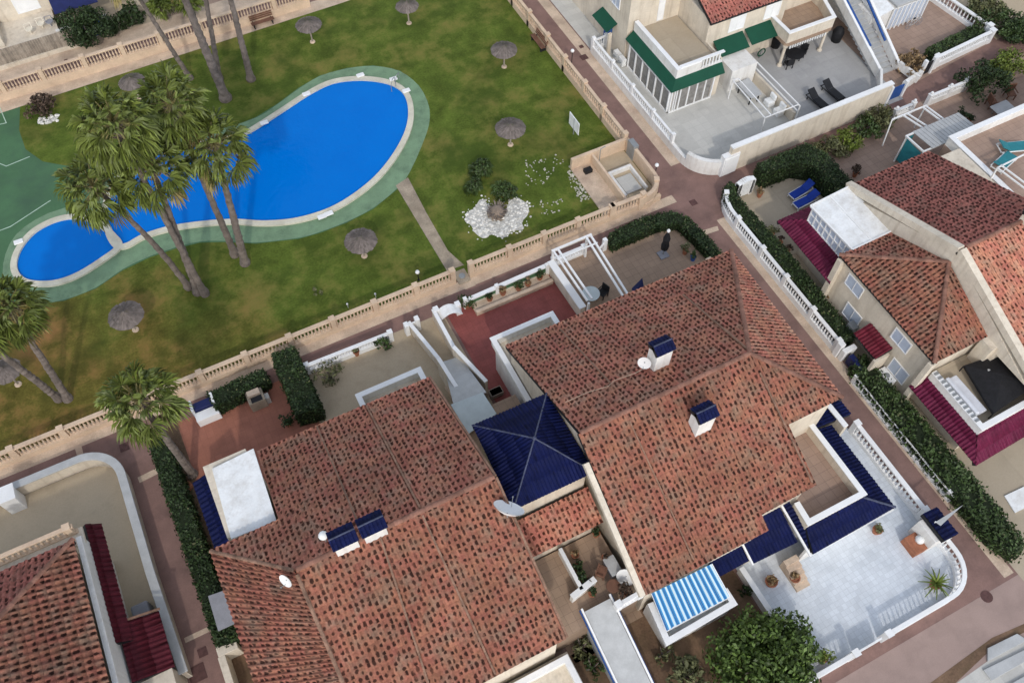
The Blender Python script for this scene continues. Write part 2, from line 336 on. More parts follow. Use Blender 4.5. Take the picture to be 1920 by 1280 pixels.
def smooth_loop(pts, n=6):
    """closed Catmull-Rom through PTS"""
    out = []; L = len(pts)
    for i in range(L):
        p = [V((*pts[(i+j-1) % L], 0)) for j in range(4)]
        for k in range(n):
            t = k/n; q = .5*((2*p[1])+(p[2]-p[0])*t+(2*p[0]-5*p[1]+4*p[2]-p[3])*t*t+(3*p[1]-p[0]-3*p[2]+p[3])*t**3); out.append((q.x, q.y))
    return out
def offset(poly, d):
    a = sum(poly[i][0]*poly[(i+1) % len(poly)][1]-poly[(i+1) % len(poly)][0]*poly[i][1] for i in range(len(poly)))
    sg = 1 if a > 0 else -1; out = []; n = len(poly)
    for i in range(n):
        t = V((poly[(i+1) % n][0]-poly[i-1][0], poly[(i+1) % n][1]-poly[i-1][1])).normalized()
        out.append((poly[i][0]+t.y*d*sg, poly[i][1]-t.x*d*sg))
    return out
def sheet(name, poly, z, m, kind='structure'):
    """a flat piece of ground; POLY in metres"""
    bm = bmesh.new(); f = bm.faces.new([bm.verts.new((p[0], p[1], z)) for p in poly]); 
    if f.normal.z < 0: f.normal_flip()
    f.normal_update()
    if f.normal.z < 0: f.normal_flip()
    bmesh.ops.triangulate(bm, faces=[f]); me = bpy.data.meshes.new(name); bm.to_mesh(me); bm.free(); me.materials.append(MATS[m])
    o = bpy.data.objects.new(name, me); S.collection.objects.link(o); ORG[o.name] = V((0, 0, 0)); o['kind'] = kind; return o
def pxs(*pts, h=0): return [G2(x, y, h) for x, y in pts]
def rect(x0, x1, y0, y1): return [(x0, y0), (x1, y0), (x1, y1), (x0, y1)]

# ------------------------------------------------------------------ roofs of barrel tiles
def tiles(name, parent, polys, m, pu=.29, pv=.37, amp=.05, step=.04, under='dark', seed=0, seg=6):
    """barrel tiles over coplanar convex polygons (3-D points, first edge of the first polygon = eave, walked so that the roof is on its left)"""
    polys = [[V(p) for p in pl] for pl in polys]; e = (polys[0][1]-polys[0][0]).normalized()
    n = (polys[0][1]-polys[0][0]).cross(polys[0][2]-polys[0][0]).normalized()
    if n.z < 0: n = -n; 
    up = n.cross(e)
    if up.z < 0: up = -up
    o = polys[0][0]; verts = []; faces = []; uvs = []
    me = bpy.data.meshes.new(name); tot = bmesh.new(); uvl = None; first = True
    for pl in polys:
        us = [(p-o).dot(e) for p in pl]; vs_ = [(p-o).dot(up) for p in pl]
        i0, i1 = math.floor(min(us)/pu), math.ceil(max(us)/pu); j0, j1 = math.floor(min(vs_)/pv), math.ceil(max(vs_)/pv)
        bm = bmesh.new(); lay = bm.loops.layers.uv.new('tile')
        r = random.Random(seed)
        for j in range(j0, j1):
            for i in range(i0, i1):
                jit = r.uniform(-.012, .012); jv = r.uniform(-.03, .03)*pv
                rows = []
                for (fv, lift) in ((0, step), (1.08, 0.0)):
                    row = []
                    for k in range(seg+1):
                        u = k/seg
                        h = amp*math.sin(math.pi*u/.56) if u < .56 else -amp*.55*math.sin(math.pi*(u-.56)/.44)
                        row.append((u, fv, h+lift+jit))
                    rows.append(row)
                low = [(u, 0, hh-step*1.05-jit) for (u, _, hh) in rows[0]]
                seq = [low, rows[0], rows[1]]
                bv = [[bm.verts.new(o+e*((i+u)*pu)+up*((j+fv)*pv+jv)+n*h) for (u, fv, h) in row] for row in seq]
                for a in range(2):
                    for k in range(seg):
                        f = bm.faces.new((bv[a][k], bv[a][k+1], bv[a+1][k+1], bv[a+1][k])); f.smooth = (a == 1)
                        for l, (uu, vv) in zip(f.loops, ((seq[a][k][0], seq[a][k][1]), (seq[a][k+1][0], seq[a][k+1][1]), (seq[a+1][k+1][0], seq[a+1][k+1][1]), (seq[a+1][k][0], seq[a+1][k][1]))):
                            l[lay].uv = (i+min(max(uu, .002), .998), j+min(max(vv/1.08, .01), .99))
        cen = sum(pl, V((0, 0, 0)))/len(pl)
        for k in range(len(pl)):
            a, b = pl[k], pl[(k+1) % len(pl)]; d = (b-a); nn = V((d.y, -d.x, 0)).normalized()
            if nn.dot(cen-a) > 0: nn = -nn
            bmesh.ops.bisect_plane(bm, geom=bm.verts[:]+bm.edges[:]+bm.faces[:], plane_co=a, plane_no=nn, clear_outer=True, dist=1e-5)
        t = bpy.data.meshes.new('t'); bm.to_mesh(t); bm.free(); tot.from_mesh(t); bpy.data.meshes.remove(t)
    # the roof deck under the tiles
    for pl in polys:
        top = [p-n*(amp*.55+.03) for p in pl]; bot = [p-n*.28 for p in pl]
        k = len(pl); vv = [tot.verts.new(p) for p in top+bot]
        fs = [tot.faces.new(vv[:k]), tot.faces.new(vv[k:][::-1])]+[tot.faces.new((vv[i], vv[k+i], vv[k+(i+1) % k], vv[(i+1) % k])) for i in range(k)]
        for f in fs: f.material_index = 1
    off = ORG[parent.name] if parent else V((0, 0, 0))
    bmesh.ops.translate(tot, verts=tot.verts[:], vec=-off)
    tot.to_mesh(me); tot.free(); me.materials.append(MATS[m]); me.materials.append(MATS[under])
    ob = bpy.data.objects.new(name, me); S.collection.objects.link(ob); ob.parent = parent; ORG[ob.name] = off
    return ob
def ruled_tiles(name, parent, a, b, c, d, m, pu=.29, pv=.37, amp=.06, step=.04, seg=6):
    """barrel tiles on the ruled surface with eave A-B and upper edge D-C"""
    a, b, c, d = map(V, (a, b, c, d)); nu = round(max((b-a).length, (c-d).length)/pu); nv = round(max((d-a).length, (c-b).length)/pv)
    mb = MB(); uvs = []
    def P(u, v, h):
        p = a.lerp(b, u).lerp(d.lerp(c, u), v); du = b.lerp(c, v)-a.lerp(d, v); dv = d.lerp(c, u)-a.lerp(b, u); n = du.cross(dv).normalized()
        if n.z < 0: n = -n
        return p+n*h
    for j in range(nv):
        for i in range(nu):
            seq = []; jit = random.uniform(-.012, .012)
            for fv, lift in ((0, 0), (0, step), (1.08, 0)):
                row = []
                for k in range(seg+1):
                    u = k/seg; h = amp*math.sin(math.pi*u/.56) if u < .56 else -amp*.55*math.sin(math.pi*(u-.56)/.44)
                    row.append((u, fv, h+lift+jit*(lift > 0 or fv > 0)))
                seq.append(row)
            vs = [P((i+u)/nu, min(1, (j+fv)/nv), h) for row in seq for (u, fv, h) in row]; fs = []
            for q in range(2):
                for k in range(seg):
                    fs.append((q*(seg+1)+k, q*(seg+1)+k+1, (q+1)*(seg+1)+k+1, (q+1)*(seg+1)+k))
                    for (qq, kk) in ((q, k), (q, k+1), (q+1, k+1), (q+1, k)):
                        u, fv, _ = seq[qq][kk]; uvs.append((i+min(max(u, .002), .998), j+min(max(fv/1.08, .01), .99)))
            mb.add(vs, fs)
    return mb.build(name, m, parent, smooth=False, uvs=uvs)
def caps(name, parent, segs, m='clay_ridge', r=.14, ln=.42):
    """overlapping half-round cap tiles along lines"""
    mb = MB()
    for p, q in segs:
        p, q = V(p), V(q); n = max(1, round((q-p).length/ln)); d = (q-p).normalized(); a = d.cross(V((0, 0, 1))).normalized(); b = a.cross(d)
        for i in range(n):
            p0 = p.lerp(q, i/n); p1 = p.lerp(q, min(1, (i+1.12)/n)); vs = []; k = 6; jj = random.uniform(-.012, .012)
            for pp, rr in ((p0, r*1.06), (p1, r*.88)):
                for t in range(k+1):
                    th = math.pi*t/k; vs.append(pp+a*(math.cos(th)*rr)+b*(math.sin(th)*rr*.8+.02+jj))
            mb.add(vs, [(t, t+1, k+2+t, k+1+t) for t in range(k)]+[tuple(range(k, -1, -1))])
    return mb.build(name, m, parent, smooth=False)

# ------------------------------------------------------------------ balustrades
_BAL = {}
def baluster_mesh(h, r, m):
    key = (round(h, 2), r, m)
    if key not in _BAL:
        mb = MB().lathe((0, 0, 0), [(r, 0), (r, h*.08), (r*.55, h*.12), (r*.9, h*.3), (r*1.05, h*.42), (r*.55, h*.66), (r*.5, h*.84), (r*.95, h*.9), (r*.95, h)], 8)
        me = bpy.data.meshes.new('baluster'); me.from_pydata(mb.v, [], mb.f); me.materials.append(MATS[m]); _BAL[key] = me
    return _BAL[key]
def resample(pts, step):
    out = []; carry = 0
    for a, b in zip(pts[:-1], pts[1:]):
        a, b = V((*a, 0)), V((*b, 0)); L = (b-a).length; t = carry
        while t < L: out.append((a.lerp(b, t/L), (b-a).normalized())); t += step
        carry = t-L
    return out
def strip(mb, pts, w, z0, z1, cl=None):
    """a wall of width W along the polyline PTS (mitred)"""
    n = len(pts); l = []; r = []
    for i in range(n):
        d0 = V((pts[i][0]-pts[i-1][0], pts[i][1]-pts[i-1][1])).normalized() if i > 0 else None
        d1 = V((pts[i+1][0]-pts[i][0], pts[i+1][1]-pts[i][1])).normalized() if i < n-1 else None
        d0 = d0 or d1; d1 = d1 or d0; d = (d0+d1).normalized(); k = w/2/max(.35, d.dot(d0)); nx, ny = -d.y*k, d.x*k
        l.append((pts[i][0]+nx, pts[i][1]+ny)); r.append((pts[i][0]-nx, pts[i][1]-ny))
    vs = []
    for i in range(n): vs += [(*l[i], z0), (*r[i], z0), (*r[i], z1), (*l[i], z1)]
    fs = [(0, 1, 2, 3), (4*n-1, 4*n-2, 4*n-3, 4*n-4)]
    for i in range(n-1):
        a, b = 4*i, 4*i+4; fs += [(a+3, a+2, b+2, b+3), (a+1, a, b, b+1), (a+2, a+1, b+1, b+2), (a, a+3, b+3, b)]
    mb.add(vs, fs); return mb
def balustrade(label, pts, m, z=0, plinth=.45, pw=.28, bh=.75, rw=.24, rh=.12, pitch=.24, panel=3.1, post=.34, post_h=None, br=.075, pm=None, ball=False, name='balustrade', cat='balustrade', group=None, ends=True, max_b=100):
    mid = pts[len(pts)//2]; t = thing(name, label, cat, (mid[0], mid[1], z), group); pm = pm or m
    if plinth > 0: strip(MB(), pts, pw, z, z+plinth).build('plinth', pm, t)
    z1 = z+plinth; z2 = z1+bh
    strip(MB(), pts, rw, z2, z2+rh).build('rail', m, t, bevel=.02)
    pos = resample(pts, pitch); np_ = max(1, round(len(pos)*pitch/panel)); per = len(pos)/np_
    posts = [0]+[round(per*k) for k in range(1, np_)]+([len(pos)-1]); me = baluster_mesh(bh, br, m); k = 0; rest = MB()
    if not ends: posts = posts[1:-1]
    top = z2+rh+.07 if post_h is None else z+post_h
    pmesh = {}
    for i, (p, d) in enumerate(pos):
        if any(abs(i-j) <= (0 if post < .2 else 1 if j in (0, len(pos)-1) else 1)*1 and abs(i-j)*pitch < post/2+br for j in posts):
            if i in posts:
                mb = MB(); q = post/2; ax = V((d.x, d.y)); ay = V((-d.y, d.x))
                sq = lambda q: [(p.x+ax.x*a*q+ay.x*b*q, p.y+ax.y*a*q+ay.y*b*q) for a, b in ((-1, -1), (1, -1), (1, 1), (-1, 1))]
                mb.prism(sq(q), z, top); mb.prism(sq(q*1.18), top+.001, top+.07)
                if ball: mb.lathe((p.x, p.y, top+.07), [(.03, 0), (.1, .05), (.13, .13), (.1, .21), (.02, .26)], 8)
                mb.build('post', m, t)
            continue
        k += 1
        if k <= max_b:
            o = bpy.data.objects.new('baluster', me); S.collection.objects.link(o); o.parent = t
            o.location = (p.x-mid[0], p.y-mid[1], plinth)
        else: rest.lathe((p.x, p.y, z1), [(br, 0), (br*.6, bh*.12), (br, bh*.4), (br*.5, bh*.75), (br, bh)], 6)
    if k > max_b: tag(rest.build('baluster', m, t), kind='stuff')
    return t
def arc(cx, cy, r, a0, a1, n=8): return [(cx+r*math.cos(R(a0+(a1-a0)*i/n)), cy+r*math.sin(R(a0+(a1-a0)*i/n))) for i in range(n+1)]

# ================================================================== ground
Z = lambda n: n*.004
sheet('ground', rect(-400, 400, -300, 500), -.03, 'base_soil')
sheet('alley', rect(-60, 70, -29.6, 46), Z(0), 'alley_paver')
sheet('road', rect(-60, 60, -29.2, -27.2), Z(1), 'road')
sheet('road', rect(-60, 60, -60, -29.2), Z(1), 'road')
LAWN = [(-40, 6.2), (15.6, 6.2), (15.6, 39), (-40, 39)]
sheet('lawn', LAWN, Z(1), 'lawn')

main_w = smooth_loop(pxs((217, 452), (235, 460), (270, 442), (320, 427), (380, 418), (440, 414), (500, 417), (560, 411), (620, 392), (670, 362), (712, 325), (745, 280), (763, 240), (766, 205), (757, 178), (735, 162), (700, 154), (660, 153), (620, 160), (580, 180), (540, 206), (500, 232), (460, 255), (400, 272), (330, 280), (270, 300), (228, 335), (206, 380), (203, 412)))
kid_w = smooth_loop(pxs((219, 464), (210, 448), (195, 434), (175, 420), (150, 413), (125, 413), (95, 422), (65, 440), (42, 468), (33, 495), (38, 515), (55, 527), (85, 530), (115, 526), (150, 512), (190, 487)))
deck = pxs((806, 215), (800, 250), (770, 320), (745, 355), (700, 392), (650, 418), (600, 437), (560, 448), (480, 457), (420, 454), (375, 455), (330, 466), (280, 483), (230, 507), (180, 541), (120, 564), (60, 571), (0, 562), (-160, 570), (-160, 300), (0, 195), (38, 190), (36, 245), (48, 280), (80, 303), (130, 312), (200, 300), (260, 270), (330, 250), (430, 240), (480, 220), (520, 195), (560, 165), (600, 142), (650, 128), (700, 123), (750, 133), (785, 160), (802, 190))
deck = deck[-1:]+deck[:-1]
sheet('court', deck, Z(2), 'court_green')
ring = offset(main_w, 1.05); sheet('pool_deck', smooth_loop(pxs((806, 215), (800, 250), (770, 320), (745, 353), (700, 390), (650, 416), (600, 435), (560, 446), (480, 455), (420, 452), (375, 453), (330, 464), (280, 481), (230, 505), (180, 539), (120, 562), (60, 569), (14, 545), (6, 495), (30, 440), (90, 400), (180, 370), (215, 315), (290, 268), (400, 246), (480, 221), (520, 196), (560, 167), (600, 143), (650, 129), (700, 124), (750, 134), (785, 161), (801, 190)), 3), Z(3), 'deck_green')
for pts in (((-10, 180), (12, 231), (-20, 238)), ((56, 294), (12, 312), (-10, 303)), ((95, 376), (20, 425), (-20, 440))):
    w = [G2(*p) for p in pts]; mb = MB(); strip(mb, w, .07, Z(4), Z(5)); tag(mb.build('court_line', 'line_paint'), kind='structure')
for w, nm in ((main_w, 0), (kid_w, 1)):
    sheet('pool_water', w, .055, 'pool_water')
    out = offset(w, .42); n = len(w); mb = MB(); inn = offset(w, -.03)
    for i in range(n):
        j = (i+1) % n; a, b, c, d = inn[i], inn[j], out[j], out[i]
        mb.add([(*a, .0), (*a, .2), (*b, .2), (*b, .0), (*d, .0), (*d, .18), (*c, .18), (*c, .0)], [(1, 2, 6, 5), (0, 3, 2, 1), (4, 5, 6, 7)])
    tag(mb.build('pool_coping', 'coping'), kind='structure')
# divider between the two pools with its squat block, and the small fittings on the coping
mb = MB(); a, b = G2(222, 468), G2(196, 412); strip(mb, [a, b], .42, .0, .15); c = G2(188, 415); mb.prism(offset([(c[0]+x, c[1]+y) for x, y in ((-.55, -.3), (.4, -.3), (.4, .35), (-.55, .35))], 0), .0, .3)
solo(mb, 'pool_divider', 'coping', 'low cream wall dividing the small blue pool from the large one', 'pool wall', bevel=.03)
for k, (px, py) in enumerate(((575, 178), (496, 232), (676, 143), (738, 150), (762, 172), (617, 402), (36, 455), (604, 408))):
    p = G(px, py, .1); mb = MB().box(p.x-.32, p.x+.32, p.y-.2, p.y+.2, .16, .27)
    solo(mb, 'starting_block', 'white_paint', ['white block on the pool edge near the lawn bend', 'white block on the pool edge beside the palm crowns', 'white block at the top of the pool edge', 'white block left of the pool ladder', 'white block right of the pool ladder', 'white double block on the lower pool edge', 'white block on the far curve of the small pool', 'white block beside the double block on the lower pool edge'][k], 'edge block', 'blocks set on the pool edge', bevel=.04)
t = thing('pool_ladder', 'steel handrail ladder at the round end of the large pool', 'ladder', G(742, 160, .1))
for dx in (-.25, .25):
    p = G(742, 160, .1); q = p+V((dx, dx*.6, 0)); MB().tube([q+V((.3, .35, 0)), q+V((.28, .33, .7)), q+V((0, 0, .85)), q+V((-.3, -.35, .6)), q+V((-.32, -.37, -.02))], .03, 6).build('handrail', 'grey_metal', t)
# stone path across the lawn, rock bed, pavements
sheet('stone_path', pxs((742, 348), (765, 333), (800, 400), (840, 470), (870, 497), (838, 508), (800, 445)), Z(4), 'path_stone')
sheet('fence_pavement', rect(-60, 16.4, 5.3, 6.05), Z(2), 'cream_kerb')
sheet('fence_pavement', rect(15.85, 16.35, 10.5, 40), Z(2), 'cream_kerb')
sheet('alley', rect(-60, 6, 39.25, 41.2), Z(4), 'alley_paver')
sheet('fence_pavement', [(-60, 37.2), (2.5, 37.9), (6, 38.1), (6, 44.5), (-60, 44.5)], Z(3), 'cream_kerb')
sheet('fence_pavement', rect(17.9, 18.8, 8.5, 40), Z(2), 'cream_kerb')
sheet('fence_pavement', rect(18.05, 18.75, -27, 2.5), Z(2), 'cream_kerb')
sheet('fence_pavement', rect(-24.95, -23.5, -9.3, -9.0), Z(2), 'cream_kerb')
for pts in (((860, 520), (880, 512), (892, 535), (872, 543)), ((258, 895), (292, 878), (296, 888), (262, 905)), ((1190, 398), (1200, 394), (1208, 412), (1198, 416)), ((1318, 432), (1345, 424), (1348, 432), (1321, 441)), ((140, 838), (152, 832), (158, 856), (146, 860))):
    sheet('paving_band', pxs(*pts), Z(3), 'cream_kerb')
# gardens, yards and terraces
sheet('patio_paving', rect(-21.7, -13.6, -3, 4.2), Z(2), 'terracotta_floor')
sheet('patio_paving', rect(-23.5, -21.7, -60, 4.2), Z(2), 'earth')
sheet('patio_paving', rect(-13.6, -6.2, -3.5, 4.2), Z(2), 'sand_floor')
sheet('patio_paving', rect(-6.2, -3.2, -20, 4.2), Z(2), 'sand_floor')
sheet('patio_paving', rect(-3.0, 4.9, -6, 4.2), Z(2), 'red_floor')
sheet('patio_paving', [(5.1, -4), (16, -4), (16, 4.0), (15.6, 4.3), (5.1, 4.3)], Z(2), 'tan_tile_floor')
sheet('patio_paving', rect(-6.3, -1.6, -19.5, -12), Z(3), 'tan_tile_floor')
sheet('patio_soil', [(-1.6, -27), (4.4, -27), (4.4, -19), (-1.6, -19)], Z(2), 'earth')
sheet('patio_soil', rect(-6.8, -1.6, -27, -19.5), Z(2), 'earth')
sheet('terrace_tiles', [(4.6, -19), (4.6, -26.5)]+arc(14, -24.5, 2.0, -90, 0)+[(16.0, -14), (9, -14)], Z(3), 'white_terrace')
sheet('terrace_tiles', rect(-12, -6.4, -27, -18), Z(3), 'rose_tile_floor')
sheet('patio_paving', [(-60, 3.6), (-27, 3.6)]+arc(-27.2, 1.8, 1.8, 90, 0)+[(-25.4, -40), (-60, -40)], Z(2), 'yard_floor')
sheet('patio_paving', [(18.9, 3), (20, 4.6), (29.2, 4.7), (29.2, -30), (18.9, -30)], Z(2), 'beige_floor')
sheet('patio_paving', [(28.2, 4.7), (60, 6.4), (60, -12), (28.2, -12)], Z(3), 'rose_tile_floor')
sheet('patio_paving', [(18.9, 40), (18.9, 9.4)]+arc(21.3, 8.6, 2.4, 180, 270)+[(29.3, 6.2), (29.3, 40)], Z(3), 'grey_floor')
sheet('patio_paving', rect(29.3, 38.5, 6.2, 40), Z(3), 'dark_grey_floor')
sheet('patio_paving', [(38.5, 7), (49.8, 8.2), (49.8, 40), (38.5, 40)], Z(3), 'rose_tile_floor')
sheet('patio_paving', [(50.2, 8.2), (90, 12), (90, 60), (50.2, 60)], Z(3), 'sand_floor')
sheet('patio_paving', [(-60, 43), (-12, 43), (-12, 90), (-60, 90)], Z(4), 'beige_floor')
sheet('patio_paving', [(-11.8, 43), (8, 43), (8, 90), (-11.8, 90)], Z(4), 'rose_tile_floor')
for k, (px, py, s) in enumerate(((233, 838, .55), (380, 1222, .5), (370, 1262, .9), (1300, 380, .5), (1850, 1118, .55), (1095, 108, .6), (1090, 88, .35), (124, 114, .3))):
    p = G(px, py, 0); mb = MB()
    if k == 4: mb.lathe((p.x, p.y, .005), [(.34, 0), (.34, .02)], 16)
    else: mb.box(p.x-s/2, p.x+s/2, p.y-s/2, p.y+s/2, .006, .03)
    solo(mb, 'manhole_cover', 'rust_cover', ['square rusty drain cover below the garden palm', 'small rusty drain cover on the brown path', 'large dark drain cover at the foot of the brown path', 'square rusty cover at the alley crossing', 'round rusty manhole cover beside the white terrace corner', 'rusty cover beside the white gate post', 'small dark cover by the top alley steps', 'small dark grate on the cream pavement'][k], 'drain cover', 'drain covers in the paving')

# ================================================================== fences round the pool lawn
fs = 'fence_stone'
balustrade('long sandstone balustrade between the lawn and the brown alley, west of the gate', [(-40, 6.15), (-1.35, 6.15)], fs, plinth=.5, bh=.8, rw=.3, panel=3.05, pitch=.25, pw=.36, max_b=100)
balustrade('sandstone balustrade between the lawn and the brown alley, east of the gate', [(-.1, 6.15), (11.2, 6.15)], fs, plinth=.5, bh=.8, rw=.3, panel=3.05, pitch=.25, pw=.36)
balustrade('pink sandstone balustrade along the east side of the lawn', [(15.7, 11.9), (15.7, 34)], fs, plinth=.6, bh=.7, rw=.26, panel=3.0, pitch=.3, pw=.34)
balustrade('sandstone balustrade along the far side of the lawn', [(-42, 39.0), (-.2, 38.9)], fs, plinth=.75, bh=.85, rw=.3, panel=3.3, pitch=.26, pw=.36)
t = thing('garden_gate', 'low stone gate threshold with a dark plaque in the balustrade', 'gate', (-.7, 6.1, 0))
MB().box(-1.2, -.3, 5.75, 6.9, .006, .1).build('step', 'path_stone', t, bevel=.02); MB().lathe((-.72, 6.35, .1), [(.25, 0), (.22, .05)], 12).build('plaque', 'grey_metal', t)
# walled service yard in the corner of the lawn
t = thing('shower_enclosure', 'walled cream pool shower enclosure in the corner of the lawn', 'enclosure', (13, 9, 0)); bw = MB()
for (x0, x1, y0, y1, h) in ((10.9, 15.7, 11.55, 11.8, 1.15), (12.55, 12.75, 6.4, 11.55, 1.0), (13.5, 15.4, 6.02, 6.28, .55)): bw.box(x0, x1, y0, y1, 0, h)
strip(bw, [(15.7, 11.55)]+arc(14.0, 7.7, 1.7, 0, -90, 8)+[(13.4, 6.0)], .26, 0, 1.25)
bw.build('wall', 'fence_stone', t, bevel=.02)
MB().box(10.9, 12.55, 6.5, 11.55, .0, .12).build('platform', 'cream_kerb', t); MB().box(12.75, 15.5, 6.5, 11.55, .0, .06).build('floor', 'sand_floor', t)
MB().box(13.0, 15.0, 9.6, 9.8, .06, .5).box(13.0, 13.2, 7.2, 9.6, .06, .5).box(14.85, 15.0, 7.2, 9.6, .06, .5).build('low_partition', 'white_wall', t, bevel=.02)
MB().box(13.4, 14.7, 7.5, 9.2, .06, .2).build('shower_tray', 'grey_floor', t, bevel=.03)
MB().tube([(12.9, 10.9, 0), (12.9, 10.9, 2.0), (13.3, 10.9, 2.1)], .035, 6).build('shower_pipe', 'grey_metal', t)
MB().box(11.6, 12.2, 10.6, 11.0, .12, .45).build('drain_box', 'dark', t)
balustrade('short sandstone balustrade curving round the pool shower corner', [(11.3, 6.15), (13.9, 6.12)]+arc(13.9, 7.6, 1.65, -85, -20, 6), fs, plinth=.55, bh=.75, rw=.3, panel=2.6, pitch=.25, pw=.36)
tb = MB().box(15.5, 15.95, 10.3, 11.2, .0, 1.5); solo(tb, 'notice_board', 'grey_metal', 'grey cabinet on the path wall behind the pool shower', 'cabinet', bevel=.02)
# two benches
def bench(label, x, y, rz):
    t = thing('park_bench', label, 'bench', (x, y, 0), 'slatted benches on the lawn edge'); o = V((x, y, 0))
    M_ = Matrix.Translation(o)@Matrix.Rotation(rz, 4, 'Z')
    def bx(mb, *a):
        k = len(mb.v); mb.box(*a); mb.v[k:] = [tuple(M_@V(p)) for p in mb.v[k:]]
    s = MB(); [bx(s, -1.0, 1.0, y0, y0+.12, .44, .48) for y0 in (-.28, -.13, .02)]; s.build('seat', 'wood', t)
    s = MB(); [bx(s, -1.0, 1.0, .22+.04*k, .26+.04*k, .55+.16*k, .67+.16*k) for k in range(3)]; s.build('backrest', 'wood', t)
    for xx in (-.8, .8):
        s = MB(); bx(s, xx-.04, xx+.04, -.26, .3, 0, .44); s.build('leg', 'dark', t)
p = G(492, 40, .4); bench('brown slatted bench against the far balustrade', p.x, p.y, 0)
p = G(1010, 78, .4); bench('brown slatted bench against the east balustrade', p.x, p.y, R(-90))
# lamps
def lamp(label, px, py, h):
    p = G(px, py, 0); t = thing('garden_lamp', label, 'lamp', p, 'globe lamps along the lawn')
    MB().lathe(p, [(.1, 0), (.1, .05), (.035, .1), (.035, h)], 8).build('post', 'dark', t); 
    MB().lathe(p+V((0, 0, h)), [(.02, 0), (.12, .04), (.16, .14), (.12, .25), (.02, .29)], 10).build('globe', 'white_paint', t, smooth=True)
lamp('globe lamp on a dark post at the lawn gate', 785, 525, .8); lamp('globe lamp on a post beside the east balustrade', 1071, 130, 1.75)
lamp('globe lamp on the curved corner of the shower wall', 1226, 338, 1.5)
for px, py in ((705, 558), (653, 577)):
    p = G(px, py, 0); t = thing('ground_spike_light', 'small white spike light in the grass by the balustrade', 'light', p, 'spike lights in the grass'); MB().lathe(p, [(.02, 0), (.02, .35), (.06, .36), (.07, .5), (.02, .54)], 8).build('head', 'white_paint', t)
p = G(1075, 252, 0); t = thing('lawn_sign', 'tilted white sign board standing on the lawn', 'sign', p)
MB().beam(p, p+V((0, 0, 1.7)), .06).build('post', 'grey_metal', t); MB().box(p.x-.03, p.x+.03, p.y-.75, p.y+.75, .55, 1.75).build('board', 'white_sheet', t, bevel=.01)
# thatched parasols
def parasol(label, px, py, d, base=None, h=1.85):
    c = G(px, py, h); t = thing('thatched_parasol', label, 'parasol', (c.x, c.y, 0), 'thatched parasols on the lawn'); r0 = d*.535
    mb = MB(); rr = random.Random(px)
    for k in range(4):                                        # four overlapping skirts of reed
        n = 56; ro = r0*(1-.22*k); ri = r0*(.70-.22*k) if k < 3 else .04; z0 = h-.10+.085*k; z1 = z0+.17
        for i in range(n):
            a0 = 2*math.pi*(i-.62)/n; a1 = 2*math.pi*(i+.62)/n; q = ro*rr.uniform(.96, 1.03); dz = rr.uniform(-.015, .015)
            mb.add([(c.x+q*math.cos(a0), c.y+q*math.sin(a0), z0+dz), (c.x+q*math.cos(a1), c.y+q*math.sin(a1), z0+dz), (c.x+ri*math.cos(a1), c.y+ri*math.sin(a1), z1+dz), (c.x+ri*math.cos(a0), c.y+ri*math.sin(a0), z1+dz)], [(0, 1, 2, 3)])
    mb.lathe((c.x, c.y, h+.28), [(.1, 0), (.09, .08), (.02, .14)], 8)
    mb.build('thatch', 'thatch', t); MB().lathe((c.x, c.y, 0), [(.07, 0), (.06, h+.2)], 8).build('pole', 'grey_wood', t); MB().lathe((c.x, c.y, 0), [(.24, 0), (.22, .08), (.09, .1)], 10).build('foot', 'cream_kerb', t)
for a in (('thatched parasol beside the slatted bench at the far balustrade', 578, 45, 2.05), ('thatched parasol cut by the top edge of the photo', 763, 10, 1.85), ('thatched parasol near the bench at the east balustrade', 945, 92, 2.05), ('thatched parasol between the pool and the white lawn sign', 957, 239, 2.2), ('thatched parasol between the pool and the main balustrade, near the stone path', 676, 450, 2.15), ('thatched parasol below the small pool', 235, 590, 2.2), ('thatched parasol half hidden by palm crowns', 246, 152, 1.95), ('faded thatched parasol under the palm at the left edge', 8, 694, 1.9)): parasol(*a)

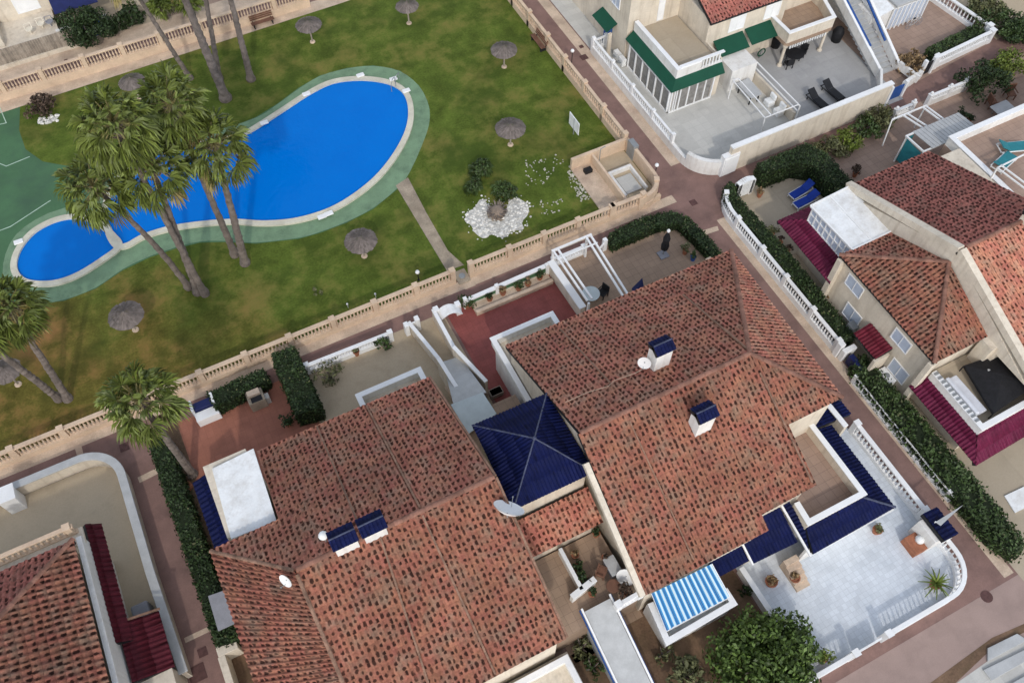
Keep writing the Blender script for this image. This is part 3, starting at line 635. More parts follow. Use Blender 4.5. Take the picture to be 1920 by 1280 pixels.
# ================================================================== houses
def onplane(px, py, a, b, c):
    """survey point on the roof plane z = a*x + b*y + c"""
    d = ray(px, py); k = (a*CAM.x+b*CAM.y+c-CAM.z)/(d.z-a*d.x-b*d.y); return CAM+d*k
def body(mb, top, z0=0):
    """walls from the ground up to the 3-D polygon TOP"""
    a = sum(top[i][0]*top[(i+1) % len(top)][1]-top[(i+1) % len(top)][0]*top[i][1] for i in range(len(top)))
    if a < 0: top = top[::-1]
    n = len(top); mb.add([(p[0], p[1], z0) for p in top]+[tuple(p) for p in top], [tuple(range(n-1, -1, -1)), tuple(range(n, 2*n))]+[(i, (i+1) % n, n+(i+1) % n, n+i) for i in range(n)]); return mb
def house(label, loc, name='house', cat='house'): return thing(name, label, cat, loc)
def window(parent, c, w, h, axis, shut='frosted', depth=.06, bars=1):
    """window centred at C on a wall whose outward normal is AXIS ('-x', '-y', ...)"""
    x, y, z = c; s = -1 if axis[0] == '-' else 1; f = MB(); p = MB()
    def bx(mb, u0, u1, z0, z1, d0, d1):
        if axis[1] == 'x': mb.box(x+s*d0, x+s*d1, y+u0, y+u1, z+z0, z+z1)
        else: mb.box(x+u0, x+u1, y+s*d0, y+s*d1, z+z0, z+z1)
    for u0, u1, z0, z1 in ((-w/2, -w/2+.07, -h/2, h/2), (w/2-.07, w/2, -h/2, h/2), (-w/2+.07, w/2-.07, h/2-.07, h/2), (-w/2+.07, w/2-.07, -h/2, -h/2+.07)): bx(f, u0, u1, z0, z1, -.02, depth)
    for k in range(bars): u = -w/2+w*(k+1)/(bars+1); bx(f, u-.025, u+.025, -h/2+.07, h/2-.07, -.02, depth*.8)
    o = f.build('window', 'white_paint', parent); bx(p, -w/2+.05, w/2-.05, -h/2+.05, h/2-.05, -.01, .02); p.build('pane', shut, o); return o
def parapet(parent, pts, z0, z1, w=.22, m='white_wall', cap='white_paint', capw=.34, name='parapet'):
    o = strip(MB(), pts, w, z0, z1).build(name, m, parent); strip(MB(), pts, capw, z1, z1+.08).build('coping', cap, o, bevel=.015); return o
def chimney(parent, x, y, zb, w, d, h, axis='x', m='white_wall', name='chimney'):
    o = MB().box(x-w/2, x+w/2, y-d/2, y+d/2, zb-1.0, zb+h).box(x-w/2-.06, x+w/2+.06, y-d/2-.06, y+d/2+.06, zb+h-.12, zb+h-.02).build(name, m, parent, bevel=.015)
    a, b = w/2+.09, d/2+.12; z = zb+h
    for sg in (-1, 1):
        c = tiles('cap', o, [[(x+sg*-a, y+sg*b, z), (x+sg*a, y+sg*b, z), (x+sg*a, y, z+.3), (x-sg*a, y, z+.3)]], 'blue_tile', pu=.2, pv=.34, amp=.04, step=.03, seg=6)
    caps('cap_ridge', o, [((x-a, y, z+.33), (x+a, y, z+.33))], 'blue_ridge', .045, .3); return o
def dish(label, c, aim, r=.42, deep=.22, m='white_paint'):
    """satellite dish: shallow bowl facing AIM on a bracket"""
    c = V(c); t = thing('satellite_dish', label, 'satellite dish', c); ax = V(aim).normalized(); u = ax.cross(V((0, 0, 1))).normalized(); w = u.cross(ax)
    vs = []; fs = []; n = 18
    for s in range(5):
        q = r*(s/4); dd = deep*r*(s/4)**2
        for k in range(n): th = 2*math.pi*k/n; vs.append(c+V((0, 0, .55))+u*(q*math.cos(th))+w*(q*math.sin(th)*1.08)+ax*dd)
    for s in range(4):
        for k in range(n): fs.append((s*n+k, s*n+(k+1) % n, (s+1)*n+(k+1) % n, (s+1)*n+k))
    mb = MB().add(vs, fs); mb.add([v-ax*.02 for v in vs], [f[::-1] for f in fs]); mb.build('bowl', m, t, smooth=True)
    MB().beam(c, c+V((0, 0, .55)), .05).beam(c+V((0, 0, .55))-ax*.05, c+V((0, 0, .55))+ax*.02, .06).build('bracket', 'grey_metal', t)
    MB().tube([c+V((0, 0, .55))-w*r*.9, c+V((0, 0, .5))+ax*r*1.1-w*.1], .015, 5).lathe(c+V((0, 0, .47))+ax*r*1.1-w*.1, [(.03, 0), (.04, .04), (.03, .08)], 6).build('receiver_arm', 'grey_metal', t); return t

# ---------------------------------------------------------- house A (west half of the block)
AN = (0, -.455, 9.1-.455*11.7); AS = (0, .46, 9.1+.46*11.7)
zn = lambda y: AN[1]*y+AN[2]
zs = lambda y: AS[1]*y+AS[2]
A = house('large red-tiled terraced house with two chimneys side by side on its ridge', (-13, -11, 0))
w = MB(); body(w, [(-17.2, -3.2, zn(-3.2)-.35), (-7.1, -3.2, zn(-3.2)-.35), (-7.1, -11.7, 8.7), (-17.2, -11.7, 8.7)]); body(w, [(-17.2, -11.703, 8.7), (-7.1, -11.703, 8.7), (-7.1, -19.2, zs(-19.2)-.35), (-17.2, -19.2, zs(-19.2)-.35)])
body(w, [(-20.7, -8.6, 6.9), (-17.203, -8.6, 7.2), (-17.203, -20, 5.0), (-20.9, -20, 4.9)])
w.build('wall', 'plaster', A)
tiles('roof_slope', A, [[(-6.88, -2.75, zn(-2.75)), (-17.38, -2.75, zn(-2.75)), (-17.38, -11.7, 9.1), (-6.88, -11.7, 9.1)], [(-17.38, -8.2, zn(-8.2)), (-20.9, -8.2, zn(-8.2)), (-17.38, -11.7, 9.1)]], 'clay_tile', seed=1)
tiles('roof_slope', A, [[(-17.36, -19.6, zs(-19.6)), (-6.88, -19.6, zs(-19.6)), (-6.88, -11.7, 9.1), (-17.36, -11.7, 9.1)]], 'clay_tile_sunlit', seed=2)
ruled_tiles('roof_slope', A, (-20.95, -8.2, 7.45), (-21.35, -20.0, 5.2), (-17.36, -19.8, zs(-19.8)+.05), (-17.38, -11.7, 9.12), 'clay_tile_sunlit')
caps('ridge_tiles', A, [((-17.3, -11.7, 9.14), (-6.9, -11.7, 9.14))]); caps('hip_tiles', A, [((-20.95, -8.25, 7.5), (-17.4, -11.7, 9.14)), ((-17.36, -11.9, 9.08), (-17.36, -19.7, zs(-19.7)+.06))], 'mortar', .10)
for x in (-13.85, -10.85):
    MB().beam((x, -2.9, zn(-2.9)+.08), (x, -11.5, zn(-11.5)+.08), .10, .10).build('mortar_seam', 'mortar', A)
for x0, x1 in ((-13.15, -13.9), (-10.9, -10.75)): MB().beam((x0, -11.9, zs(-11.9)+.08), (x1, -19.5, zs(-19.5)+.08), .10, .10).build('mortar_seam', 'mortar', A)
for y, z in ((-2.8, zn(-2.8)-.1), (-19.5, zs(-19.5)-.1)): MB().beam((-6.8, -11.7, 9.0), (-6.8, y, z), .12, .3).build('verge_board', 'mortar', A)
for px, py in ((655, 1034), (708, 1010)):
    p = onplane(px, py, *AS); chimney(A, p.x, p.y+.4, p.z, 1.12, .8, 1.1)
MB().slab([G(397, 878, 7.0), G(475, 840, 7.0), G(519, 977, 7.0), G(433, 1010, 7.0)], .14).build('flat_roof', 'white_sheet', A, bevel=.02)
MB().box(-20.1, -17.75, -7.7, -3.3, 0, 6.84).build('sunroom', 'plaster', A)
tiles('awning_roof', A, [[(-21.5, -1.75, 2.75), (-21.5, -6.9, 2.75), (-20.1, -6.9, 3.35), (-20.1, -1.75, 3.35)]], 'blue_tile', pu=.3, pv=.6, amp=.06)
MB().slab([(-22.65, -8.3, 2.4), (-21.2, -8.6, 2.75), (-21.2, -10.5, 2.75), (-22.7, -10.35, 2.4)], .05).build('side_awning', 'awning_grey', A)
for x in (-15.6, -12.6): window(A, (x, -19.2, 3.2), 1.5, 1.2, '-y')
for y in (-1.9, -6.7): MB().box(-21.42, -21.32, y-.05, y+.05, 0, 2.72).build('awning_post', 'white_paint', A)
o = MB().box(-10.95, -6.85, -3.2, -.95, 2.2, 2.4).build('balcony', 'plaster', A); 
parapet(A, [(-10.9, -3.1), (-10.9, -.98), (-6.9, -.98), (-6.9, -2.6)], 2.401, 3.15, .14)
MB().box(-11.1, -6.95, -3.2, -1.2, 0, 2.2).build('porch_wall', 'plaster', A)
MB().box(-10.6, -6.4, -27, -19.3, 0, .5).build('south_terrace', 'plaster', A)
parapet(A, [(-11.2, -19.75), (-6.75, -19.75), (-6.75, -30)], .5, 1.4, .2)
dish('small tilted white satellite dish where the west roof seam meets the ridge', onplane(541, 1092, *AS)+V((0, 0, -.1)), (-.75, -.5, .35), .36)
p = onplane(612, 1015, *AN); t = thing('vent_cap', 'small round white roof vent beside the paired chimneys', 'roof vent', p); MB().lathe(p, [(.05, -.3), (.05, .7), (.2, .75), (.24, .9), (.18, 1.05), (.04, 1.1)], 10).build('cowl', 'white_paint', t, smooth=True)

# ---------------------------------------------------------- house B (east half)
BN = (0, -.47, 9-.47*11.5); BS = (0, .51, 9+.51*11.5)
bn = lambda y: BN[1]*y+BN[2]
bs = lambda y: BS[1]*y+BS[2]
B = house('large red-tiled terraced house with two separate blue-capped chimneys', (5, -11, 0))
w = MB(); body(w, [(-1.7, -3.3, bn(-3.3)-.4), (13.8, -3.4, 4.7), (8.6, -11.5, 8.5), (-1.7, -11.5, 8.5)]); body(w, [(-1.7, -11.503, 8.5), (8.6, -11.503, 8.5), (8.9, -15.3, 6.6), (8.9, -18.3, bs(-18.3)-.4), (5.2, -18.3, bs(-18.3)-.4), (5.2, -19.1, bs(-19.1)-.4), (-1.7, -19.1, bs(-19.1)-.4)]); body(w, [(8.603, -11.4, 8.4), (13.9, -3.4, 4.6), (12.5, -15.1, 6.5), (8.95, -15.1, 6.5)])
w.build('wall', 'plaster', B)
NE, SE, RE = V((14.35, -2.95, 4.98)), V((12.8, -15.42, 7.0)), V((8.7, -11.46, 9.0))
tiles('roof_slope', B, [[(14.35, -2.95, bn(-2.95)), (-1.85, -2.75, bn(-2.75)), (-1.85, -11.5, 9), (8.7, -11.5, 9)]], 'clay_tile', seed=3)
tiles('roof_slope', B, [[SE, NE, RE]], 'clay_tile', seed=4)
tiles('roof_slope', B, [[(-2.15, -19.45, bs(-19.45)), (5.5, -19.45, bs(-19.45)), (5.5, -11.5, 9), (-1.95, -11.5, 9)], [(5.5, -18.65, bs(-18.65)), (9.15, -18.6, bs(-18.6)), (9.1, -15.4, bs(-15.4)), (8.7, -11.5, 9), (5.5, -11.5, 9)], [(9.1, -15.4, bs(-15.4)), (12.8, -15.4, bs(-15.4)), (8.7, -11.5, 9)]], 'clay_tile_sunlit', seed=5)
caps('ridge_tiles', B, [((-1.85, -11.5, 9.06), (8.7, -11.5, 9.06))]); caps('hip_tiles', B, [((14.3, -3.0, 5.06), (8.7, -11.5, 9.06)), ((12.75, -15.38, 7.06), (8.7, -11.5, 9.06))])
for u, v_, pl, wd_ in (((1280, 554), (1400, 655), BN, .1), ((1050, 618), (1144, 719), BN, .08), ((1424, 700), (1522, 905), BS, .09), ((1180, 790), (1300, 1050), BS, .07)):
    MB().beam(onplane(*u, *pl)+V((0, 0, .08)), onplane(*v_, *pl)+V((0, 0, .08)), wd_).build('mortar_seam', 'mortar', B)
cab = [onplane(*q, *BN)+V((0, 0, .14)) for q in ((1212, 690), (1190, 702), (1152, 715), (1140, 726), (1100, 738), (1060, 756))]
MB().tube(cab, .014, 5).build('aerial_cable', 'cream_kerb', B)
MB().beam((-2.2, -12.8, 8.2), (-2.35, -19.4, 5.1), .3, .35).build('verge_wall', 'plaster', B)
p = onplane(1240, 690, *BN); chimney(B, p.x, p.y+.4, p.z, 1.0, .8, 1.75)
p = onplane(1318, 812, *BS); chimney(B, p.x, p.y+.4, p.z, 1.0, .8, 1.75)
dish('round white satellite dish fixed beside the far chimney of the eastern terraced house', onplane(1206, 690, *BN)+V((0, 0, .1)), (-.65, -.65, .3), .38)
# north balcony with white parapet
MB().box(-2.0, 2.3, -3.2, -1.2, 2.6, 2.8).build('balcony', 'plaster', B); parapet(B, [(-1.95, -6.3), (-1.95, -1.25), (2.2, -1.25), (2.2, -2.4)], 2.801, 3.5, .16)
[MB().box(*q).build('porch_wall', 'white_wall', B) for q in ((-1.9, 2.1, -3.2, -1.45, 0, 2.6), (-1.9, -1.75, -6.5, -3.2, 0, 2.6))]
balustrade('cream balcony rail under the north eave beside the tan garden', [G2(1218, 540, 3), G2(1332, 487, 3)], 'fence_stone', z=2.1, plinth=.2, bh=.5, rw=.25, panel=4.4, pitch=.28)
MB().box(9.6, 14.0, -3.3, -1.6, 0, 2.1).build('porch_wall', 'plaster', B)
# south-east balcony, parapet and blue tiled skirts
MB().box(8.9, 12.0, -19.9, -14.5, 2.4, 2.9).build('balcony', 'rose_tile_floor', B)
MB().box(8.3, 12.0, -19.8, -14.4, 0, 2.4).build('porch_wall', 'white_wall', B)
parapet(B, [(10.0, -14.5), (12.0, -14.6), (12.0, -19.85), (8.25, -19.85), (8.35, -18.6)], 2.9, 3.75, .2, 'plaster')
tiles('skirt_roof', B, [[(13.75, -21.15, 2.55), (13.75, -15.3, 2.55), (12.1, -15.3, 3.2), (12.1, -19.95, 3.2)]], 'blue_tile', pu=.22, pv=.6, amp=.045)
tiles('skirt_roof', B, [[(7.95, -21.25, 2.5), (13.75, -21.15, 2.55), (12.1, -19.95, 3.2), (8.2, -19.95, 3.2)]], 'blue_tile', pu=.22, pv=.6, amp=.045)
tiles('skirt_roof', B, [[(7.75, -18.2, 3.2), (7.75, -21.2, 2.5), (8.2, -19.95, 3.0), (8.2, -18.2, 3.3)]], 'blue_tile', pu=.22, pv=.6, amp=.045)
tiles('skirt_roof', B, [[(15.3, -15.25, 2.5), (15.3, -13.75, 2.5), (12.2, -13.75, 3.3), (12.2, -15.25, 3.3)]], 'blue_tile', pu=.22, pv=.6, amp=.045)
tiles('skirt_roof', B, [[(4.7, -20.2, 2.5), (7.6, -20.3, 2.5), (8.0, -18.2, 3.2), (6.65, -18.2, 3.2), (6.65, -19.0, 2.9), (4.75, -19.1, 2.9)][0:1]+[(7.6, -20.3, 2.5), (7.6, -18.2, 3.26), (4.75, -18.2, 3.26)]], 'blue_tile', pu=.22, pv=.6, amp=.045)
tiles('skirt_roof', B, [[(2.45, -19.95, 2.45), (4.6, -19.95, 2.45), (4.6, -18.9, 2.8), (2.45, -18.9, 2.8)]], 'blue_tile', pu=.22, pv=.6, amp=.045)
caps('skirt_hip', B, [((13.75, -21.15, 2.62), (12.1, -19.95, 3.28))], 'blue_ridge', .07); MB().beam((7.72, -18.2, 3.3), (7.72, -21.3, 2.6), .12, .1).build('skirt_flashing', 'white_paint', B); MB().beam((4.65, -19.0, 2.9), (4.62, -20.25, 2.55), .1, .1).build('skirt_flashing', 'white_paint', B)
MB().box(7.9, 13.3, -20.9, -20.75, 0, 2.4).build('arcade_wall', 'white_wall', B); MB().box(7.85, 13.7, -21.22, -21.1, 2.28, 2.42).build('gutter', 'white_paint', B)
parapet(B, [(14.2, -14.0), (14.25, -15.9)], 0, 2.9, .3, 'plaster')
MB().box(4.9, 7.7, -19.6, -18.6, 0, 2.3).build('porch_wall', 'plaster', B)
st = MB()
for k in range(5): st.box(6.9, 7.8, -20.6-.34*(k+1), -20.6-.34*k, 0.02, .95-.19*k)
st.build('steps', 'cream_kerb', B)
# striped awning balcony
MB().box(-1.5, 2.6, -21.5, -19.3, 0, 1.6).build('awning_balcony', 'white_wall', B)
parapet(B, [(-1.4, -19.4), (-1.65, -21.55), (2.6, -21.45), (2.6, -20.6)], 1.6, 2.15, .2)
a, b, c, d = G(1222, 1112, 3.1), G(1335, 1056, 3.1), G(1369, 1118, 2.55), G(1250, 1182, 2.55)
mb = MB(); n = 44; uvs = []
for i in range(n):
    u0, u1 = i/n, (i+1)/n; q = [a.lerp(b, u0), a.lerp(b, u1), d.lerp(c, u1), d.lerp(c, u0)]; dz = .03*math.sin(u0*14*math.pi); mb.add([p+V((0, 0, dz)) for p in q], [(0, 1, 2, 3)]); uvs += [(u0*12, 0), (u1*12-.0001, 0), (u1*12-.0001, 1), (u0*12, 1)]
t = thing('striped_awning', 'blue and white striped awning over the small balcony', 'awning', d); mb.build('canvas', 'striped_awning', t, uvs=uvs)
MB().beam(d+V((0, 0, -.05)), c+V((0, 0, -.05)), .07).beam(a+V((0, 0, -.05)), d+V((0, 0, -.05)), .05).beam(b+V((0, 0, -.05)), c+V((0, 0, -.05)), .05).build('frame', 'white_paint', t)

# ---------------------------------------------------------- stair tower with blue pyramid roof, passage between the houses
T = house('small stair tower with a dark blue tiled pyramid roof between the two big terraced houses', (-4, -10, 0), 'stair_tower', 'tower')
zt = 7.3; c4 = [G(x, y, zt) for x, y in ((885, 797), (1025, 737), (1115, 885), (962, 957))]; nw, ne, se, sw = c4; ap = G(1002, 822, 8.75)
MB().box(nw.x+.3, ne.x-.25, sw.y+.3, nw.y-.3, 0, zt-.15).build('wall', 'plaster', T)
for pl in ((nw, sw), (sw, se), (se, ne), (ne, nw)): tiles('roof_slope', T, [[pl[0], pl[1], ap]], 'blue_tile', pu=.2, pv=.9, amp=.045, step=.02)
caps('hip_tiles', T, [(q, ap+V((0, 0, .03))) for q in c4], 'blue_ridge', .045, .5)
MB().lathe(ap, [(.09, -.05), (.12, .06), (.05, .16)], 8).build('finial', 'blue_ridge', T)
a, b, c, d = (-6.3, -14.9, 4.3), (-1.95, -14.9, 4.3), (-1.95, -13.0, 5.2), (-6.45, -13.0, 5.2)
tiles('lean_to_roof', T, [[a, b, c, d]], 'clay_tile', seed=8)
MB().box(-6.4, -2.1, -14.6, -12.95, 0, 4.1).build('lean_to_wall', 'plaster', T)
dish('big white satellite dish seen edge-on at the blue pyramid roof', G(951, 962, 8.9)+V((0, 0, -.55)), (.58, .50, .64), .8, .4)
P3 = 2.7
Q = house('raised patio with a long covered flight of steps between the big houses', (-4, -17, 0), 'patio_terrace', 'terrace')
MB().box(-6.9, -2.0, -19.0, -14.7, 0, P3).build('slab', 'tan_tile_floor', Q)
st = MB(); 
for k in range(14): st.box(-5.0, -3.45, -19.0-.42*(k+1), -19.0-.42*k, 0, P3-.19*(k+1)-.06)
st.build('steps', 'panel_grey', Q)
MB().slab([(-5.0, -18.4, P3+.5), (-3.45, -18.4, P3+.5), (-3.45, -26.5, .62), (-5.0, -26.5, .62)], .05).build('stair_cover', 'panel_grey', Q)
for x in (-5.08, -3.37):
    MB().beam((x, -18.2, P3+.55), (x, -26.6, .66), .1, .12).build('handrail', 'white_paint', Q); s = -1 if x < -4 else 1
    MB().beam((x+s*.09, -18.2, P3+.35), (x+s*.09, -26.6, .46), .06, .2).build('rail_trim', 'blue_paint', Q)
parapet(Q, [(-4.6, -14.9), (-4.62, -17.4)], P3, P3+.8, .14, 'white_wall', capw=.22); parapet(Q, [(-5.3, -17.5), (-3.7, -17.2)], P3, P3+.8, .22, 'white_wall')
balustrade('short white balustrade on the raised patio above the striped awning', [(-3.3, -18.95), (-1.75, -18.9)], 'white_paint', z=P3, plinth=.12, bh=.6, rw=.24, panel=2, pitch=.2)
dish('large white satellite dish standing on the raised patio', G(1172, 1085, P3), (-.6, -.6, .5), .52)
# north stair with polycarbonate canopies
N_ = house('covered stair climbing from the alley to the gap between the two big houses', (-4.7, -3, 0), 'covered_stair', 'stair')
MB().slab([G(830, 678, 1.2), G(862, 668, 1.2), G(912, 735, 2.7), G(850, 757, 2.7)], .05).build('stair_cover', 'panel_grey', N_)
st = MB()
for k in range(12): st.box(-5.5, -4.0, -1.2-.3*(k+1), -1.2-.3*k, 0, .2*(k+1))
st.build('steps', 'cream_kerb', N_); MB().box(-6.3, -2.2, -9, -4.8, 0, 2.4).build('landing', 'tan_tile_floor', N_)
MB().slab([G(845, 758, 3), G(905, 735, 3), G(931, 775, 3), G(878, 813, 3)], .06).build('canopy', 'poly_sheet', N_)
for p, q, h, z in (((766, 604), (822, 672), 1.0, 1.0), ((822, 672), (866, 742), 2.1, 2.1), ((812, 580), (850, 650), 1.2, 1.2), ((850, 650), (912, 716), 2.0, 2.0)):
    parapet(N_, [G2(*p, h=h), G2(*q, h=h)], 0, h, .2, 'plaster', capw=.26, name='stair_wall')
MB().beam(G(847, 655, 2.0)+V((.14, 0, -.1)), G(905, 712, 2.0)+V((.14, 0, -.1)), .06, .3).build('rail_trim', 'navy_paint', N_)

# ---------------------------------------------------------- house D (east): hipped annex, gabled upper roof, crimson skirts
D = house('beige house with hipped red roof, white sunroom and crimson skirt roofs beyond the long hedge', (24, -10, 0))
w = MB(); body(w, [(20.55, -15.2, 4.8), (24.4, -15.2, 4.8), (24.4, -6.6, 4.8), (20.55, -6.6, 4.8)])
w.prism([(24.403, -16.5), (31.2, -16.5), (31.2, -2.4), (24.403, -2.4)], 0, 4.5)
w.add([(24.403, -2.4, 4.503), (24.403, -19.0, 4.503), (24.403, -10.9, 8.0), (31.2, -2.4, 4.503), (31.2, -19.0, 4.503), (31.2, -10.9, 8.0)], [(0, 1, 2), (5, 4, 3), (0, 2, 5, 3), (2, 1, 4, 5), (1, 0, 3, 4)])
w.build('wall', 'plaster', D)
Tp = V((24.35, -10.85, 7.0))
tiles('roof_slope', D, [[(20.25, -15.45, 5), (20.25, -6.45, 5), Tp]], 'clay_tile_sunlit', seed=21)
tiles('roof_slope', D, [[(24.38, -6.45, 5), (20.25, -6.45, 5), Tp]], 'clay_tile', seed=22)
tiles('roof_slope', D, [[(20.25, -15.45, 5), (24.38, -15.45, 5), Tp]], 'clay_tile_sunlit', seed=23)
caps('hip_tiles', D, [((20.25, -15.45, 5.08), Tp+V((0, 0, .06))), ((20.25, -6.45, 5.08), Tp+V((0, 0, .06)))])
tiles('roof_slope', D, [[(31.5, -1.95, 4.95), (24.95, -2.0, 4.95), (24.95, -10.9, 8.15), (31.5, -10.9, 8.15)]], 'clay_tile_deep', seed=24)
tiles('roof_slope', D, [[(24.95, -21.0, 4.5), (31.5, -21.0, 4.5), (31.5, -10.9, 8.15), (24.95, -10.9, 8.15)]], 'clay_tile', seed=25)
caps('ridge_tiles', D, [((25.0, -10.9, 8.22), (31.5, -10.9, 8.22))])
mb = MB()
for a, b in (((24.62, -1.9, 4.9), (24.62, -10.9, 8.15)), ((24.62, -10.9, 8.15), (24.62, -21, 4.5))): mb.beam(a, b, .46, .5)
mb.build('gable_parapet', 'plaster', D)
o = chimney(D, 30.0, -11.2, 8.0, 1.3, 1.0, 1.0, m='plaster')
# white sunroom on the north-west terrace
t = D; MB().slab([(21.1, -2.3, 5.0), (24.6, -2.1, 5.0), (24.5, -6.45, 5.05), (21.25, -6.5, 5.05)], .12).build('sunroom_roof', 'white_sheet', D, bevel=.02)
mb = MB(); [mb.beam(a, b, .1, .06) for a, b in (((21.1, -2.3, 5.06), (24.6, -2.1, 5.06)), ((21.1, -2.3, 5.06), (21.25, -6.5, 5.1)), ((21.25, -6.5, 5.1), (24.5, -6.45, 5.1)), ((22.8, -2.2, 5.05), (22.85, -6.5, 5.09)))]; mb.build('sunroom_trim', 'white_paint', D)
g = MB().box(21.35, 21.42, -6.4, -2.4, 3.55, 4.85).box(21.42, 24.3, -2.5, -2.42, 3.0, 4.85).build('sunroom_glazing', 'frosted', D); mb = MB()
for k in range(9): mb.box(21.28, 21.36, -6.45+.5*k, -6.37+.5*k, 3.5, 4.9)
for z in (3.5, 4.2, 4.82): mb.box(21.285, 21.365, -6.4, -2.4, z, z+.07)
mb.build('sunroom_frame', 'white_paint', D)
MB().box(21.4, 24.4, -6.45, -2.55, 0, 3.5).build('sunroom_base', 'plaster', D)
tiles('awning_roof', D, [[(20.05, -6.9, 2.55), (20.1, -.95, 2.55), (21.35, -2.3, 3.5), (21.35, -6.6, 3.5)]], 'crimson_tile', pu=.24, pv=.9, amp=.045, step=.02)
tiles('awning_roof', D, [[(23.3, -1.0, 2.65), (20.1, -.95, 2.55), (21.35, -2.3, 3.5), (23.3, -2.3, 3.5)]], 'crimson_tile', pu=.24, pv=.9, amp=.045, step=.02)
for y, z in ((-8.3, 3.75), (-12.9, 3.7)): window(D, (20.55, y, z), 1.5, 1.1, '-x')
for y, z in ((-9.2, 1.55), (-13.9, 1.45)): window(D, (20.55, y, z), 1.5, 1.3, '-x')
tiles('door_canopy', D, [[(19.3, -12.75, 2.15), (19.3, -10.6, 2.15), (20.5, -10.6, 2.6), (20.5, -12.75, 2.6)]], 'red_tile', pu=.24, pv=.7, amp=.045, step=.03)
MB().box(19.2, 20.4, -12.9, -12.7, 0, 2.1).build('canopy_pier', 'plaster', D)
[MB().box(20.15, 20.56, a, b, 0, 4.8).build('corner_pilaster', 'plaster', D, bevel=.02) for a, b in ((-6.9, -6.5), (-15.5, -15.15))]
MB().box(20.0, 20.5, -10.1, -9.5, 0, 1.4).build('pipe_chase', 'grey_metal', D)
# balcony
MB().box(20.9, 25.7, -19.6, -15.25, 2.2, 2.9).build('balcony', 'beige_floor', D); MB().box(21, 25.7, -19.5, -15.25, 0, 2.2).build('porch_wall', 'plaster', D)
parapet(D, [(20.95, -15.5), (20.95, -19.7), (26.2, -19.6)], 2.9, 3.55, .26, 'white_wall', capw=.36)
[MB().box(20.8, 21.1, -19.3+.32*k, -19.15+.32*k, 3.63, 3.68).build('rail_slot', 'grey_metal', D) for k in range(12)]
MB().box(24.0, 24.4, -16.3, -15.4, 2.9, 5.0).box(25.4, 26.0, -19.6, -15.3, 2.9, 3.9).build('balcony_wall', 'plaster', D)
tiles('skirt_roof', D, [[(20.0, -21.2, 2.0), (20.0, -15.2, 2.0), (20.85, -15.2, 2.9), (20.85, -19.75, 2.9)]], 'crimson_tile', pu=.24, pv=.7, amp=.045, step=.02)
tiles('skirt_roof', D, [[(20.0, -21.2, 2.0), (26.4, -21.0, 2.0), (26.2, -19.75, 2.9), (20.85, -19.75, 2.9)]], 'crimson_tile', pu=.24, pv=.7, amp=.045, step=.02)
# upper terrace with turquoise loungers (north-east)
MB().box(34.7, 60, -9, -1.0, 0, 3.2).build('roof_terrace', 'rose_tile_floor', D); parapet(D, [(34.9, -9), (34.9, -1.15), (60, -1.0)], 3.2, 3.95, .3, 'white_wall', capw=.42)
MB().box(31.3, 34.6, -9, -2.2, 0, 4.0).build('stair_wall', 'plaster', D)
t = house('white slatted carport roof on white posts below the turquoise lounger terrace', (36, 0, 0), 'slatted_shelter', 'shelter'); mb = MB()
for k in range(13): y = 1.3; x = 34.0+.34*k; mb.slab([(x, 1.35, 2.75), (x+.3, 1.35, 2.75), (x+.3, -.75, 2.95), (x, -.75, 2.95)], .05)
mb.build('slat', 'panel_grey', t); mb = MB(); [mb.beam((x, y, 0), (x, y, 2.7), .1) for x in (33.4, 38.2) for y in (1.2, -.6)]; mb.beam((33.3, 1.25, 2.66), (38.4, 1.25, 2.66), .12).beam((33.3, -.6, 2.75), (38.4, -.6, 2.75), .12).beam((33.35, 1.25, 2.66), (33.35, -.6, 2.75), .12); mb.build('frame', 'white_paint', t)
MB().box(33.4, 33.46, -.5, 1.1, .3, 2.4).box(33.5, 34.1, 1.18, 1.22, 0, 2.5).build('screen', 'turquoise', t)
t = house('white tube pergola frame over dark gate steps next to the slatted carport', (35, 2.3, 0), 'pergola', 'pergola'); mb = MB()
for a, b in (((33.9, 3.3, 2.3), (37.2, 3.3, 2.3)), ((34.9, 3.3, 2.32), (35.2, 1.3, 2.5)), ((35.3, 3.3, 2.32), (35.6, 1.3, 2.5)), ((37.1, 3.3, 2.32), (37.2, 1.3, 2.5)), ((36.8, 3.3, 2.32), (36.9, 1.3, 2.5))): mb.beam(a, b, .1)
mb.build('beam', 'white_paint', t); MB().beam((33.9, 3.3, 2.3), (33.66, 2.9, 0), .08).beam((37.15, 3.3, 0), (37.15, 3.3, 2.3), .08).build('post', 'white_paint', t)

# ---------------------------------------------------------- house F (white, green awnings)
Fh = house('white house with green awnings and a glazed verandah under a roof terrace', (24, 17, 0))
w = MB(); w.box(20.75, 25.3, 13.55, 20.2, 0, 2.55); w.box(20.6, 25.4, 20.203, 32, 0, 6.0); w.box(25.403, 33.0, 16.2, 30, 0, 5.2); w.box(25.403, 25.55, 14.0, 16.2, 2.6, 3.2); w.build('wall', 'plaster', Fh)
MB().box(20.9, 25.3, 13.7, 20.19, 2.6, 2.95).build('terrace_floor', 'beige_floor', Fh)
parapet(Fh, [(21.2, 20.0), (21.2, 13.85), (23.3, 13.85)], 2.7, 3.95, .3, 'white_wall', 'white_paint', .36)
strip(MB(), [(21.36, 13.85), (25.35, 13.85)], .26, 2.7, 3.2).build('parapet', 'white_wall', Fh)
mb = MB(); [mb.box(21.4+.3*k, 21.5+.3*k, 13.8, 13.9, 3.2, 3.9) for k in range(13)]; mb.build('rail_bar', 'white_paint', Fh); MB().box(21.38, 25.4, 13.72, 13.98, 4.035, 4.12).build('rail', 'white_paint', Fh)
